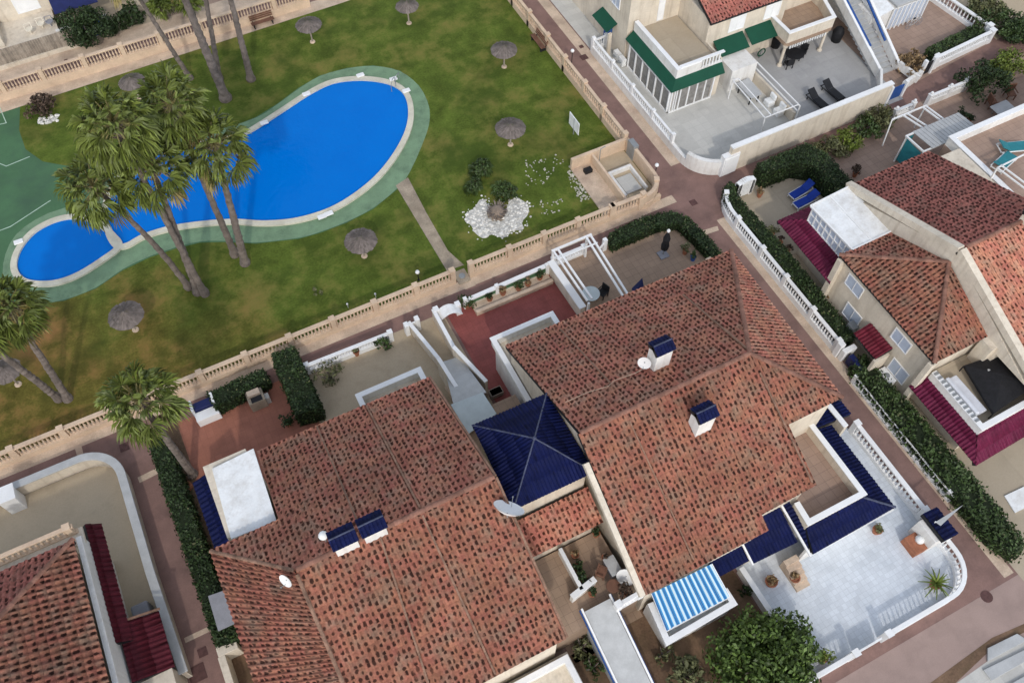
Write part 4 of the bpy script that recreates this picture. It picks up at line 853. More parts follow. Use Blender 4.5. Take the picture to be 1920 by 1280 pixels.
for pts in ([(20.35, 20.0, 2.55), (21.05, 20.0, 3.15), (21.05, 13.7, 3.15), (20.35, 13.05, 2.55)], [(20.35, 13.05, 2.55), (21.05, 13.7, 3.15), (25.3, 13.7, 3.15), (25.3, 13.05, 2.55)]): MB().slab(pts, .06).build('awning', 'green_awning', Fh)
g = MB().box(20.66, 20.74, 13.7, 19.6, .1, 2.15).box(21.1, 24.5, 13.44, 13.52, .1, 2.25).build('verandah_glass', 'curtain', Fh); mb = MB()
for k in range(7): y = 13.55+1.0*k; mb.box(20.55, 20.68, y-.05, y+.05, 0, 2.4)
for k in range(6): x = 20.75+.78*k; mb.box(x-.05, x+.05, 13.36, 13.5, 0, 2.4)
for x in (21.0, 21.2): mb.box(x-.04, x+.04, 13.34, 13.5, 0, 2.4)
mb.box(20.56, 20.67, 13.5, 19.6, 2.1, 2.2).box(20.7, 24.7, 13.37, 13.49, 2.2, 2.3).box(20.56, 20.67, 13.5, 19.6, .0, .12).box(20.7, 24.7, 13.37, 13.49, .0, .12); mb.build('verandah_frame', 'white_paint', Fh)
for x in (28.2, 31.6): window(Fh, (x, 16.2, 4.0), 1.5, 1.4, '-y', 'white_paint')
window(Fh, (23.6, 20.2, 4.4), .6, 2.6, '-y', 'white_paint', bars=0)
for a, b, z in ((26.2, 29.0, 2.6), (29.2, 32.0, 2.7)): MB().slab([(a, 16.2, z+.35), (b, 16.2, z+.35), (b, 14.9, z-.3), (a, 14.9, z-.3)], .05).build('awning', 'green_awning', Fh)
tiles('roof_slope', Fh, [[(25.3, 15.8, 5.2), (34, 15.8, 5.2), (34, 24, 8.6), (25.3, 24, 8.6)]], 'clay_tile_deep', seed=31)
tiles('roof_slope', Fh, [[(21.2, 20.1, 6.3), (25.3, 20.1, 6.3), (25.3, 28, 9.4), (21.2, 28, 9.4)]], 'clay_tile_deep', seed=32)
MB().slab([(19.6, 21.7, 2.25), (20.6, 21.7, 2.75), (20.6, 24.1, 2.75), (19.6, 24.1, 2.25)], .06).build('door_canopy', 'green_awning', Fh); MB().box(20.4, 20.58, 22.3, 23.3, 0, 2.1).build('door', 'blue_paint', Fh)
MB().box(19.7, 20.0, 21.4, 21.6, 0, 2.2).build('porch_pier', 'plaster', Fh)
for y in (20.9, 19.6): window(Fh, (20.57, y+2.6, 4.7), 1.2, 1.2, '-x')
for k, y in enumerate((19.95, 20.75)):
    t = thing('air_conditioner', ['white air conditioner nearer the glazed verandah', 'white air conditioner nearer the blue door'][k], 'air conditioner', (20.3, y, 0), 'air conditioners by the white wall'); MB().box(20.1, 20.5, y-.35, y+.35, .05, .75).build('casing', 'white_sheet', t, bevel=.03); MB().lathe((20.09, y, .4), [(.0, 0)]*0+[(.22, -.01), (.22, .01)], 12).build('fan_grille', 'grey_metal', t)
# garage porch with awnings, utility wall, furniture
MB().box(26.3, 28.7, 13.3, 16.19, 0, 2.1).build('porch_wall', 'white_wall', Fh)
t = house('tall cream street wall round the grey terrace with a rounded corner', (18.85, 9, 0), 'garden_wall', 'wall')
strip(MB(), [(18.85, 22.4), (18.85, 9.0)]+arc(21.5, 8.8, 2.65, 180, 262, 10), .26, 0, .75).build('wall', 'white_wall', t)
strip(MB(), [(21.2, 6.15), (29.0, 6.15), (36.2, 6.2)], .3, 0, 2.6).build('street_wall', 'plaster', t); strip(MB(), [(21.2, 6.15), (29.0, 6.15), (36.2, 6.2)], .4, 2.6, 2.72).build('coping', 'white_paint', t)
strip(MB(), arc(21.5, 8.8, 2.65, 195, 263, 9), .34, .755, 1.4).build('curved_wall', 'white_wall', t)
MB().box(20.6, 22.0, 5.9, 6.35, 0, 2.0).box(20.7, 21.9, 5.83, 5.9, .1, 1.8).build('gate_panel', 'white_paint', t)
balustrade('white balustrade beside the glazed verandah, along the paved path', [(18.85, 22.3), (18.85, 10.0)], 'white_paint', z=.75, plinth=.02, bh=.6, rw=.2, panel=3.1, pitch=.26, post=.24, br=.05)
balustrade('short white balustrade by the blue door', [(18.9, 22.5), (20.4, 22.6)], 'white_paint', z=0, plinth=.3, bh=.7, rw=.2, panel=3, pitch=.22, post=.22, br=.05)
t = house('low white rail fence between the grey terrace and the dark grey courtyard', (29, 10, 0), 'rail_fence', 'fence'); strip(MB(), [(28.9, 13.6), (29.0, 8.2)], .2, 0, .9).build('wall', 'plaster', t); mb = MB(); [mb.beam(a, b, .08) for a, b in (((28.9, 13.7, 1.8), (29.0, 8.0, 1.8)), ((29.0, 8.0, 1.8), (29.05, 8.0, 0)), ((28.9, 13.7, 1.8), (28.9, 13.7, 0)), ((28.95, 13.6, 1.2), (29.02, 8.1, 1.2)))]; mb.build('rail', 'white_paint', t)
t = house('white tube awning frame standing on the grey terrace', (26.5, 10, 0), 'awning_frame', 'frame'); mb = MB(); [mb.beam(a, b, .07) for a, b in (((25.9, 12.6, 1.9), (25.75, 8.1, 1.9)), ((26.4, 12.6, 1.9), (26.35, 8.1, 1.9)), ((25.75, 8.1, 1.9), (28.95, 8.1, 1.9)), ((25.75, 8.1, 1.9), (25.9, 8.1, 0)), ((25.9, 12.6, 1.9), (26.4, 12.6, 1.9)), ((25.9, 12.6, 0), (25.9, 12.6, 1.9)))]; mb.build('tube', 'white_paint', t)
t = thing('covered_table', 'table under a pale grey cover by the white rail fence', 'table', (27.4, 12.1, 0)); MB().slab([(26.8, 13.0, .95), (28.0, 13.1, .95), (27.9, 11.1, .95), (26.85, 11.05, .95)], .08).build('tabletop', 'panel_grey', t); mb = MB(); [mb.box(x-.04, x+.04, y-.04, y+.04, 0, .87) for x in (27.0, 27.8) for y in (11.3, 12.8)]; mb.build('leg_frame', 'dark', t)
for k, (x, y) in enumerate(((28.45, 10.6), (28.5, 9.4))): 
    t = thing('covered_chair', ['white draped chair by the rail fence, nearer the house', 'white draped chair by the rail fence, nearer the street wall'][k], 'chair', (x, y, 0)); MB().box(x-.35, x+.3, y-.35, y+.35, 0, .5).box(x+.15, x+.35, y-.35, y+.35, .5, 1.0).build('cover', 'white_sheet', t, bevel=.08)
# ---------------------------------------------------------- house E (hexagonal balcony, outside stair)
Eh = house('white house with a projecting balcony on posts and a blue-edged outside stair', (35, 16, 0))
w = MB(); w.box(31.0, 38.0, 17.2, 32, 0, 6.5); w.build('wall', 'plaster', Eh)
MB().prism([(31.7, 16.8), (31.7, 14.0), (32.0, 13.7), (36.2, 13.7), (36.9, 16.2), (37.0, 17.2), (31.7, 17.2)], 2.1, 2.4).build('balcony', 'tan_tile_floor', Eh)
parapet(Eh, [(31.8, 17.1), (31.85, 13.9), (36.2, 13.85), (36.9, 16.3), (36.9, 17.2)], 2.4, 3.35, .22, 'plaster', 'white_paint', .32)
for x, y in ((31.9, 13.95), (36.0, 13.95)): MB().lathe((x, y, 0), [(.22, 0), (.2, .15), (.13, .2), (.12, 1.8), (.2, 1.9), (.22, 2.1)], 10).build('column', 'plaster', Eh)
mb = MB(); [mb.box(32.2+.25*k, 32.3+.25*k, 13.72, 13.8, 1.75, 2.1) for k in range(15)]; mb.build('fringe', 'white_paint', Eh)
st = MB(); n = 22
for k in range(n):
    y = 9.2+k*.42; z = .17*(k+1); st.box(38.2+.01*k, 39.9+.04*k, y, y+.4, max(0, z-.5), z)
st.build('steps', 'panel_grey', Eh)
for x0, x1 in ((38.1, 38.3), (40.0, 40.9)):
    MB().beam((x0, 9.0, .45), (x1, 18.6, 4.3), .2, .8).build('stair_wall', 'white_wall', Eh); o = MB().beam((x0, 9.0, .9), (x1, 18.6, 4.75), .24, .1).build('coping', 'white_paint', Eh); s = .2 if x0 < 39 else -.2
    MB().beam((x0+s, 11.0, 1.75), (x1+s, 18.6, 4.78), .16, .12).build('rail_trim', 'blue_paint', Eh)
    MB().beam((x0, 9.0, .75), (x0+(.1 if x0 > 39 else -.4)*4, 7.0, .6), .2, .7).build('stair_wall', 'white_wall', Eh)
MB().box(40.0, 42.0, 13.2, 20, 0, 2.4).box(42.0, 46.3, 13.45, 20, 0, 2.5).build('conservatory', 'white_wall', Eh); MB().slab([(40.3, 12.9, 2.5), (42.1, 13.1, 2.6), (42.1, 18, 3.0), (40.3, 18, 3.0)], .08).build('canopy', 'white_sheet', Eh)
g = MB().box(42.5, 46.2, 13.38, 13.44, .15, 2.2).build('glazing', 'frosted', Eh); mb = MB(); [mb.box(42.4+.48*k, 42.5+.48*k, 13.28, 13.38, 0, 2.4) for k in range(9)]; mb.box(42.4, 46.4, 13.3, 13.37, 2.2, 2.3); mb.build('glazing_bar', 'white_paint', Eh)
MB().box(42.4, 46.8, 13.1, 16, 2.55, 2.75).build('conservatory_roof', 'panel_grey', Eh, bevel=.03)
balustrade('white and blue balustrade at the front of the rose paved terrace', [(43.0, 7.95), (49.4, 8.35)], 'white_paint', z=0, plinth=.5, bh=.6, rw=.3, panel=6.5, pitch=.26, post=.4)
balustrade('white balustrade along the far side of the rose paved terrace', [(48.7, 15), (49.5, 8.9)], 'white_paint', z=0, plinth=.35, bh=.75, rw=.3, panel=7, pitch=.36, post=.4, br=.07)
for k, (x0, x1, y, m, lb) in enumerate(((36.9, 38.6, 6.6, 'blue_paint', 'blue gate panel between white posts below the outside stair'), (41.3, 42.5, 7.7, 'dark', 'dark gate beside the white and blue balustrade'))):
    t = thing('garden_gate', lb, 'gate', ((x0+x1)/2, y, 0)); MB().box(x0+.25, x1-.25, y-.04, y+.04, .08, 1.3).build('panel', m, t); [MB().box(*q).build('post', 'white_paint', t) for q in ((x0, x0+.22, y-.15, y+.15, 0, 1.6), (x1-.22, x1, y-.15, y+.15, 0, 1.6))]
MB_ = MB(); strip(MB_, [(39.0, 7.1), (41.2, 7.55)], .3, 0, .8); solo(MB_, 'garden_wall', 'white_wall', 'short low white wall between the blue gate and the dark gate', 'wall')
# D's north gate wall
balustrade('white gate wall with pink balls on its posts, along the upper alley', [(36.1, 4.75), (38.0, 4.75)], 'white_paint', plinth=.55, bh=.4, panel=1.6, pitch=.25, post=.3, pm='white_wall', ball=True)
balustrade('white gate wall beside the round bush on the upper alley', [(39.6, 4.8), (43.6, 4.8)], 'white_paint', plinth=.55, bh=.4, panel=2.0, pitch=.25, post=.3, pm='white_wall', ball=True)

# ---------------------------------------------------------- house C (south-west)
Ch = house('house with red hipped roof and curved white garden wall in the near left corner', (-30, -8, 0))
w = MB(); w.box(-50, -27.95, -40, -3.5, 0, 4.7); w.build('wall', 'plaster', Ch)
a = V((-27.65, -3.25, 5)); pk = V((-32.4, -7.6, 7.2))
tiles('roof_slope', Ch, [[(-27.65, -16, 5), (-27.65, -3.25, 5), pk, (-32.4, -16, 7.2)]], 'clay_tile_sunlit', seed=41, pu=.34, pv=.44, amp=.06)
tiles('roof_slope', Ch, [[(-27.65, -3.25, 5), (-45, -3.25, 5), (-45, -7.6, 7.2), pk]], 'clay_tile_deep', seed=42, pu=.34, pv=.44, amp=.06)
caps('hip_tiles', Ch, [(a+V((0, 0, .1)), pk+V((0, 0, .1)))])
MB().box(-27.7, -27.42, -16, -2.9, 0, 4.5).build('side_wall', 'white_wall', Ch)
MB().box(-45, -27.4, -3.15, -2.2, 3.9, 4.1).build('balcony', 'plaster', Ch)
tiles('awning_roof', Ch, [[(-26.75, -8.9, 2.7), (-26.75, -1.75, 2.7), (-27.4, -1.75, 3.4), (-27.4, -8.9, 3.4)]], 'maroon_tile', pu=.3, pv=.6, amp=.05, step=.03)
tiles('lean_to_roof', Ch, [[(-25.3, -11.0, 2.1), (-25.3, -7.75, 2.1), (-27.3, -7.75, 2.8), (-27.3, -11.0, 2.8)]], 'maroon_tile', pu=.3, pv=.9, amp=.05, step=.03)
MB().box(-27.3, -25.45, -12.2, -11.0, 0, 2.2).build('shed_wall', 'plaster', Ch); MB().beam((-25.2, -7.7, 2.2), (-27.4, -7.7, 2.9), .1).build('lean_to_edge', 'mortar', Ch)
balustrade('cream balcony balustrade on the roof edge of the corner house', [(-45, -2.35), (-27.6, -2.35)], 'fence_stone', z=4.1, plinth=.1, bh=.6, rw=.25, panel=6, pitch=.3)
t = house('curved cream garden wall with a broad white top round the sandy yard', (-25.5, 0, 0), 'garden_wall', 'wall'); pl = [(-60, 3.7), (-28.5, 3.75)]+arc(-27.6, 1.55, 2.2, 85, 0, 9)+[(-25.4, -5), (-25.2, -11.2)]
strip(MB(), pl, .26, 0, 1.15).build('wall', 'plaster', t); strip(MB(), pl, .5, 1.15, 1.27).build('coping', 'panel_grey', t, bevel=.03)
p = G(18, 930, 1.2); MB().box(p.x-.5, p.x+.4, p.y-.5, p.y+.35, 0, 1.7).box(p.x-.6, p.x+.5, p.y-.6, p.y+.45, 1.7, 1.78).build('gate_pier', 'white_paint', t)
t = thing('covered_barbecue', 'dark grey covered box beside the maroon lean-to roof', 'barbecue', (-26.5, -7.2, 0)); MB().box(-26.95, -26.0, -7.6, -6.4, 0, 1.1).build('cover', 'awning_grey', t, bevel=.12)
t = house('cream gate piers at the foot of the brown path', (-22.8, -11, 0), 'gate_pier', 'gate'); [MB().box(*q).build('pier', 'plaster', t, bevel=.03) for q in ((-23.3, -22.2, -11.3, -10.7, 0, 1.3), (-23.35, -22.95, -14, -11.3, 0, 1.3))]; MB().box(-22.4, -21.3, -15.5, -13.5, 0, 1.5).build('white_box', 'white_wall', t)

# ---------------------------------------------------------- buildings beyond the far balustrade (north-west)
Nh = house('pale house with a navy awning and white window at the top left edge', (-18, 46, 0)); mb = MB()
mb.box(-26, -20.4, 43.3, 60, 0, 1.4); mb.build('yard_wall', 'plaster', Nh)
MB().box(-24.5, -18, 46.6, 62, 0, 4.5).build('wall', 'plaster', Nh); MB().slab([(-20.2, 46.6, 2.9), (-16.6, 46.6, 2.9), (-16.6, 44.8, 2.0), (-20.2, 44.8, 2.0)], .06).build('awning', 'navy_paint', Nh)
MB().slab([(-17.0, 47.2, 3.2), (-13.6, 47.2, 3.2), (-13.6, 46.0, 2.9), (-17.0, 46.0, 2.9)], .1).build('white_canopy', 'white_sheet', Nh); window(Nh, (-22.0, 46.6, 2.6), 1.9, 1.7, '-y', 'white_paint')
MB().box(-14.2, -13.2, 44.5, 60, 0, 2.8).build('party_wall', 'plaster', Nh)
MB().box(-18.8, -16.8, 43.2, 43.3, .1, 1.6).build('gate', 'blue_paint', Nh); [MB().box(*q).build('gate_post', 'white_wall', Nh) for q in ((-20.6, -18.8, 43.0, 43.3, 0, 1.7), (-16.8, -16.4, 43.0, 43.4, 0, 1.7))]
MB().box(-40, -24.9, 45, 60, 0, 1.0).build('terracotta_terrace', 'terracotta_floor', Nh); MB().box(-25.1, -24.7, 43.4, 60, 0, 2.2).build('side_wall', 'plaster', Nh)
t = house('grey wooden panel fence below the pale house', (-22, 42.9, 0), 'wooden_fence', 'fence'); mb = MB(); [mb.box(-30+.2*k, -30+.2*k+.18, 42.75, 42.8, .35, 1.75) for k in range(54)]; mb.build('board', 'grey_wood', t); MB().box(-30, -19.2, 42.6, 42.95, 0, .35).build('base_wall', 'plaster', t)
for k, (x, y) in enumerate(((-22.5, 44.1), (-21.5, 44.4), (-20.8, 44.3))):
    t = thing('patio_chair', ['pale patio chair nearest the wooden fence corner', 'pale patio chair in the middle behind the wooden fence', 'dark round patio stool behind the wooden fence'][k], 'chair', (x, y, 1.4)); m = 'cream_metal' if k < 2 else 'awning_grey'
    MB().lathe((x, y, 1.4), [(.06, 0), (.05, .4), (.3, .42), (.3, .5)], 10).build('seat', m, t); MB().tube([(x-.28, y, 1.85), (x-.26, y+.2, 2.25), (x+.26, y+.2, 2.25), (x+.28, y, 1.85)], .04, 6).build('backrest', m, t)

# ================================================================== vegetation
def fast_mesh(name, verts, faces4, mats, parent=None, midx=None):
    """VERTS n x 3 and quads m x 4 (world metres) as one mesh"""
    off = np.array(ORG[parent.name]) if parent is not None else np.zeros(3)
    me = bpy.data.meshes.new(name); v = (np.asarray(verts, float)-off).astype(np.float32); f = np.asarray(faces4, np.int32)
    me.vertices.add(len(v)); me.vertices.foreach_set('co', v.ravel()); me.loops.add(f.size); me.loops.foreach_set('vertex_index', f.ravel())
    me.polygons.add(len(f)); me.polygons.foreach_set('loop_start', np.arange(0, f.size, 4, dtype=np.int32))
    for k in mats: me.materials.append(MATS[k])
    if midx is not None: me.polygons.foreach_set('material_index', np.asarray(midx, np.int32))
    me.update(calc_edges=True); me.validate(); o = bpy.data.objects.new(name, me); S.collection.objects.link(o)
    if parent is not None: o.parent = parent
    ORG[o.name] = V(off); return o
def leaf_quads(pts, size, nrm=None, spread=.9, aspect=1.6):
    """small leaf-shaped quads at PTS, roughly facing NRM"""
    n = len(pts); d = rng.normal(size=(n, 3)) if nrm is None else nrm+rng.normal(size=(n, 3))*spread
    d /= np.linalg.norm(d, axis=1)[:, None]+1e-9; t = np.cross(d, rng.normal(size=(n, 3))); t /= np.linalg.norm(t, axis=1)[:, None]+1e-9; b = np.cross(d, t)
    s = (size*rng.uniform(.6, 1.35, n))[:, None]; P = np.asarray(pts)
    v = np.stack([P-t*s*aspect/2, P+b*s/2*.9, P+t*s*aspect/2, P-b*s/2*.9], 1).reshape(-1, 3); f = np.arange(4*n).reshape(-1, 4); return v, f
def clump_cloud(centres, radii, per, squash=.8):
    """points on and in a set of small clumps"""
    P = []; N = []
    for c, r in zip(centres, radii):
        k = int(per*r*r)+6; d = rng.normal(size=(k, 3)); d /= np.linalg.norm(d, axis=1)[:, None]; q = r*rng.uniform(.55, 1.05, k)[:, None]
        P.append(np.array(c)+d*q*np.array([1, 1, squash])); N.append(d)
    return np.concatenate(P), np.concatenate(N)
def hedge(label, poly, h, leaf='hedge_leaf', size=.115, dens=125, core='hedge_core', group=None, name='hedge', cat='hedge', z=0.0, rough=.10):
    """clipped hedge standing on the ground polygon POLY"""
    mb = MB().prism(offset(poly, -.06), z, z+h-.07); P = []; Nn = []
    a = abs(sum(poly[i][0]*poly[(i+1) % len(poly)][1]-poly[(i+1) % len(poly)][0]*poly[i][1] for i in range(len(poly))))/2
    xs = [p[0] for p in poly]; ys = [p[1] for p in poly]; need = int(a*dens*1.5); arr = np.array(poly)
    def inside(q):
        r = np.zeros(len(q), bool); j = len(arr)-1
        for i in range(len(arr)):
            c = ((arr[i, 1] > q[:, 1]) != (arr[j, 1] > q[:, 1])) & (q[:, 0] < (arr[j, 0]-arr[i, 0])*(q[:, 1]-arr[i, 1])/(arr[j, 1]-arr[i, 1]+1e-12)+arr[i, 0]); r ^= c; j = i
        return r
    q = np.column_stack([rng.uniform(min(xs), max(xs), need*4), rng.uniform(min(ys), max(ys), need*4)]); q = q[inside(q)][:need]
    wob = .10*np.sin(q[:, 0]*2.1+q[:, 1]*1.3)+.08*np.sin(q[:, 0]*5.3-q[:, 1]*4.1)
    P.append(np.column_stack([q, z+h+wob*rough*6+rng.normal(0, rough*.55, len(q))])); Nn.append(np.tile([0, 0, 1.0], (len(q), 1)))
    for i in range(len(poly)):
        p0, p1 = np.array(poly[i]), np.array(poly[(i+1) % len(poly)]); L = np.linalg.norm(p1-p0); k = int(L*h*dens)
        d = (p1-p0)/max(L, 1e-6); nn = np.array([d[1], -d[0]]); u = rng.uniform(0, 1, k)[:, None]; pts = p0+(p1-p0)*u+nn*rng.normal(0, rough*.7, k)[:, None]
        P.append(np.column_stack([pts, z+rng.uniform(.05, h, k)])); Nn.append(np.tile([nn[0], nn[1], .4], (k, 1)))
    P = np.concatenate(P); Nn = np.concatenate(Nn); v, f = leaf_quads(P, size, Nn, .7)
    bm = bmesh.new(); lo, hi = offset(poly, -.05), offset(poly, -.08); n = len(poly)
    bv = [bm.verts.new((*q, z)) for q in lo]+[bm.verts.new((*q, z+h-.06)) for q in hi]
    for i in range(n): bm.faces.new((bv[i], bv[(i+1) % n], bv[n+(i+1) % n], bv[n+i]))
    bmesh.ops.triangulate(bm, faces=[bm.faces.new(bv[n:])]); bm.verts.index_update()
    o = len(v); cv = [tuple(q.co) for q in bm.verts]; cf = [[q.index+o for q in f_.verts] for f_ in bm.faces]; bm.free()
    me = bpy.data.meshes.new(name); me.from_pydata([tuple(q) for q in v]+cv, [], [tuple(q) for q in f]+cf)
    me.materials.append(MATS[leaf]); me.materials.append(MATS[core]); me.materials.append(MATS['bush_leaf']); me.materials.append(MATS['olive_leaf']); pk_ = rng.uniform(0, 1, len(f)); patch = .5+.5*np.sin(v[::4, 0]*1.7+1.3*np.sin(v[::4, 1]*1.1)); me.polygons.foreach_set('material_index', [3 if u < .05*w else 2 if u < .28*w else 0 for u, w in zip(pk_, patch)]+[1]*len(cf)); me.update()
    ob = bpy.data.objects.new(name, me); S.collection.objects.link(ob); return tag(rebase(ob), label, cat, group)
def bush(label, c, r, h, leaf='bush_leaf', size=.17, n=26, per=260, name='bush', cat='bush', group=None, trunk=True, z0=0.0, rh=None):
    """a shrub: short stems and leaf clumps spread through a lumpy crown"""
    t = thing(name, label, cat, (c[0], c[1], z0), group); cs = []; rs = []; rr = rh or h*.5
    lob = rng.uniform(.62, 1.15, 7)
    for k in range(n):
        th = rng.uniform(0, 2*math.pi); q = rng.uniform(0, 1)**.45; zz = rng.uniform(-.8, 1)
        sc = math.sqrt(max(.05, 1-.75*zz*zz))*lob[int(th/(2*math.pi)*7) % 7]; cs.append((c[0]+r*.88*q*sc*math.cos(th), c[1]+r*.88*q*sc*math.sin(th), z0+h-rr+rr*.85*zz*(1-.3*q))); rs.append(r*rng.uniform(.12, .30))
    P, N = clump_cloud(cs, rs, per); v, f = leaf_quads(P, size, N, .8); fast_mesh('foliage', v, f, [leaf], t)
    if trunk:
        mb = MB()
        for k in range(4):
            th = k*1.6; mb.tube([(c[0]+.05*k-.07, c[1], z0), (c[0]+r*.25*math.cos(th), c[1]+r*.25*math.sin(th), z0+h*.45), (c[0]+r*.5*math.cos(th), c[1]+r*.5*math.sin(th), z0+h*.8)], [.06+.02*r, .045+.01*r, .015], 6)
        mb.build('stem', 'bark', t)
    return t
def fan_leaf(V_, F_, M_, base, d, Lp, rad, rr, droop, mat_i, nseg=17):
    """one fan-palm leaf: a petiole and a pleated fan of drooping blades"""
    d = np.array(d, float); d /= np.linalg.norm(d); up = np.array([0, 0, 1.0]); s = np.cross(d, up)
    s = s/np.linalg.norm(s) if np.linalg.norm(s) > .1 else np.array([1.0, 0, 0]); n = np.cross(s, d); roll = rr.uniform(-.5, .5); s, n = s*math.cos(roll)+n*math.sin(roll), n*math.cos(roll)-s*math.sin(roll)
    tip = base+d*Lp+up*(-droop*.25*Lp); o = len(V_); w = .035
    V_ += [base-s*w, base+s*w, tip+s*w*.6, tip-s*w*.6, base-n*w, base+n*w, tip+n*w*.6, tip-n*w*.6]; F_ += [(o, o+1, o+2, o+3), (o+4, o+5, o+6, o+7)]; M_ += [1, 1]
    d2 = d+up*(-.35*droop); d2 /= np.linalg.norm(d2); span = R(rr.uniform(105, 135))
    for k in range(nseg):
        th = -span+2*span*(k+.5)/nseg; dth = span/nseg*1.05; L = rad*(.72+.28*math.cos(th))*rr.uniform(.88, 1.1); z = .07 if k % 2 else -.05
        def P(a, q, zz, sag): return tip+(d2*math.cos(a)+s*math.sin(a))*q+n*(zz+.16*rad*(math.cos(a)-1)*.6)+up*(-sag)
        sag = droop*rad*rr.uniform(.25, .55); o = len(V_)
        V_ += [P(th, .02, 0, 0), P(th-dth*.62, L*.68, -z, sag*.30), P(th, L*.72, z*1.4, sag*.33), P(th+dth*.62, L*.68, -z, sag*.30), P(th+rr.uniform(-.08, .08), L, 0, sag*1.35)]
        F_ += [(o, o+1, o+2, o), (o, o+2, o+3, o), (o+1, o+4, o+2, o+1), (o+2, o+4, o+3, o+2)]; M_ += [mat_i]*4
def palm(label, base, top, hh, crown_r=2.3, nl=44, r0=.24, seed=1, crown=True, bend=.0, group='tall fan palms round the pool'):
    """fan palm with its foot at survey point BASE and the heart of its crown at TOP"""
    rr = random.Random(seed); b = G(*base); tp = G(top[0], top[1], hh) if hh else None
    if tp is None: b, z = GH(base, top); tp = G(top[0], top[1], z)
    t = thing('palm_tree', label, 'palm tree', (b.x, b.y, 0), group); n = 44; pts = []; rs = []
    for i in range(n+1):
        u = i/n; p = b.lerp(tp, u)+V((math.sin(u*math.pi)*bend, math.sin(u*math.pi)*bend*.4, 0)); pts.append(p+V((rr.uniform(-.02, .02), rr.uniform(-.02, .02), 0))); rs.append(r0*(1-.38*u+.5*max(0, 1-u*14))*(1.07 if i % 2 else .94)*rr.uniform(.97, 1.05))
    MB().tube(pts, rs, 10).build('trunk', 'bark', t)
    if not crown: return t
    V_, F_, M_ = [], [], []; c = np.array(tp)
    for k in range(nl):
        u = (k+.5)/nl; el = math.radians(78-125*u**.85+rr.uniform(-8, 8)); az = k*2.39996+rr.uniform(-.25, .25); dr = .35+.75*u
        fan_leaf(V_, F_, M_, c+np.array([0, 0, .25*(1-u)]), (math.cos(az)*math.cos(el), math.sin(az)*math.cos(el), math.sin(el)), crown_r*rr.uniform(.45, .68), crown_r*rr.uniform(.36, .48), rr, dr, 0 if u < .87 or rr.random() < .35 else 2)
    me = bpy.data.meshes.new('crown'); off = ORG[t.name]; vv = [tuple(np.array(p)-np.array(off)) for p in V_]
    ff = [f if len(set(f)) == 4 else tuple(dict.fromkeys(f)) for f in F_]; me.from_pydata(vv, [], ff)
    for m in ('palm_leaf', 'petiole', 'palm_dry'): me.materials.append(MATS[m])
    me.polygons.foreach_set('material_index', M_); me.update(); o = bpy.data.objects.new('crown', me); S.collection.objects.link(o); o.parent = t; ORG[o.name] = off
    mb = MB(); rq = random.Random(seed+5)
    for k in range(26):
        az = k*2.4; z = tp.z-.1-.035*k; q = r0*.75; p = V((tp.x, tp.y, z)); e = V((math.cos(az), math.sin(az), .9)); mb.beam(p+V((math.cos(az)*q, math.sin(az)*q, 0)), p+V((math.cos(az)*q, math.sin(az)*q, 0))+e*.28, .09, .04)
    mb.build('leaf_bases', 'bark_foot', t); return t
palm('fan palm with its crown in the front middle of the pool group', (372, 548), (283, 312), None, 2.35, 48, .27, 1)
palm('fan palm with its crown hanging over the small pool divider', (355, 540), (178, 352), None, 2.3, 48, .22, 2, bend=.25)
palm('fan palm whose crown stands over the open water, nearest the round end of the pool', (460, 494), (402, 272), None, 2.45, 48, .27, 3)
palm('fan palm behind the water-side crown, top of the group by the far lawn', (441, 478), (320, 196), None, 2.4, 48, .24, 4)
palm('fan palm with the outermost crown of the group, over the lawn beside the dead shrub', (385, 552), (214, 232), None, 2.45, 48, .22, 5)
palm('fan palm with the broad crown shading the brown alley below the main balustrade', (362, 890), (262, 752), None, 2.35, 44, .24, 6)
palm('fan palm at the left edge with its crown touching the green court', (128, 748), (18, 578), None, 2.1, 48, .24, 7)
palm('fan palm at the left edge with its crown outside the photo', (112, 748), (-60, 615), None, 2.2, 48, .24, 8)
for k, (b, tp_, r, lb) in enumerate((((357, 148), (225, -60), .2, 'slim leaning palm trunk nearest the top left corner'), ((424, 186), (318, -70), .36, 'stout palm trunk in the middle of the far lawn'), ((412, 150), (372, -80), .22, 'palm trunk crossing behind the stout trunk on the far lawn'), ((471, 150), (412, -80), .27, 'palm trunk beside the slatted bench on the far lawn'))): palm(lb, b, tp_, None, 2.2, 34, r, 20+k)
for k, (px, py) in enumerate(((300, 8), (352, 2))):
    c = G(px, py, 1.5); t = thing('palm_shrub', ['low pale palm shrub behind the far balustrade', 'low pale palm shrub beside the palm trunks at the top edge'][k], 'shrub', (c.x, c.y, 0)); V_, F_, M_ = [], [], []; rr = random.Random(k)
    for i in range(30): u = i/30; el = R(80-80*u); fan_leaf(V_, F_, M_, np.array((c.x, c.y, 1.2)), (math.cos(i*2.4)*math.cos(el), math.sin(i*2.4)*math.cos(el), math.sin(el)), .7, .8, rr, .5, 0)
    me = bpy.data.meshes.new('fronds'); me.from_pydata([tuple(np.array(p)-np.array(ORG[t.name])) for p in V_], [], [tuple(dict.fromkeys(f)) for f in F_]); [me.materials.append(MATS[m]) for m in ('lime_leaf', 'petiole')]; me.polygons.foreach_set('material_index', M_); o = bpy.data.objects.new('fronds', me); S.collection.objects.link(o); o.parent = t
    MB().lathe((c.x, c.y, 0), [(.25, 0), (.2, 1.3)], 8).build('trunk', 'bark', t)
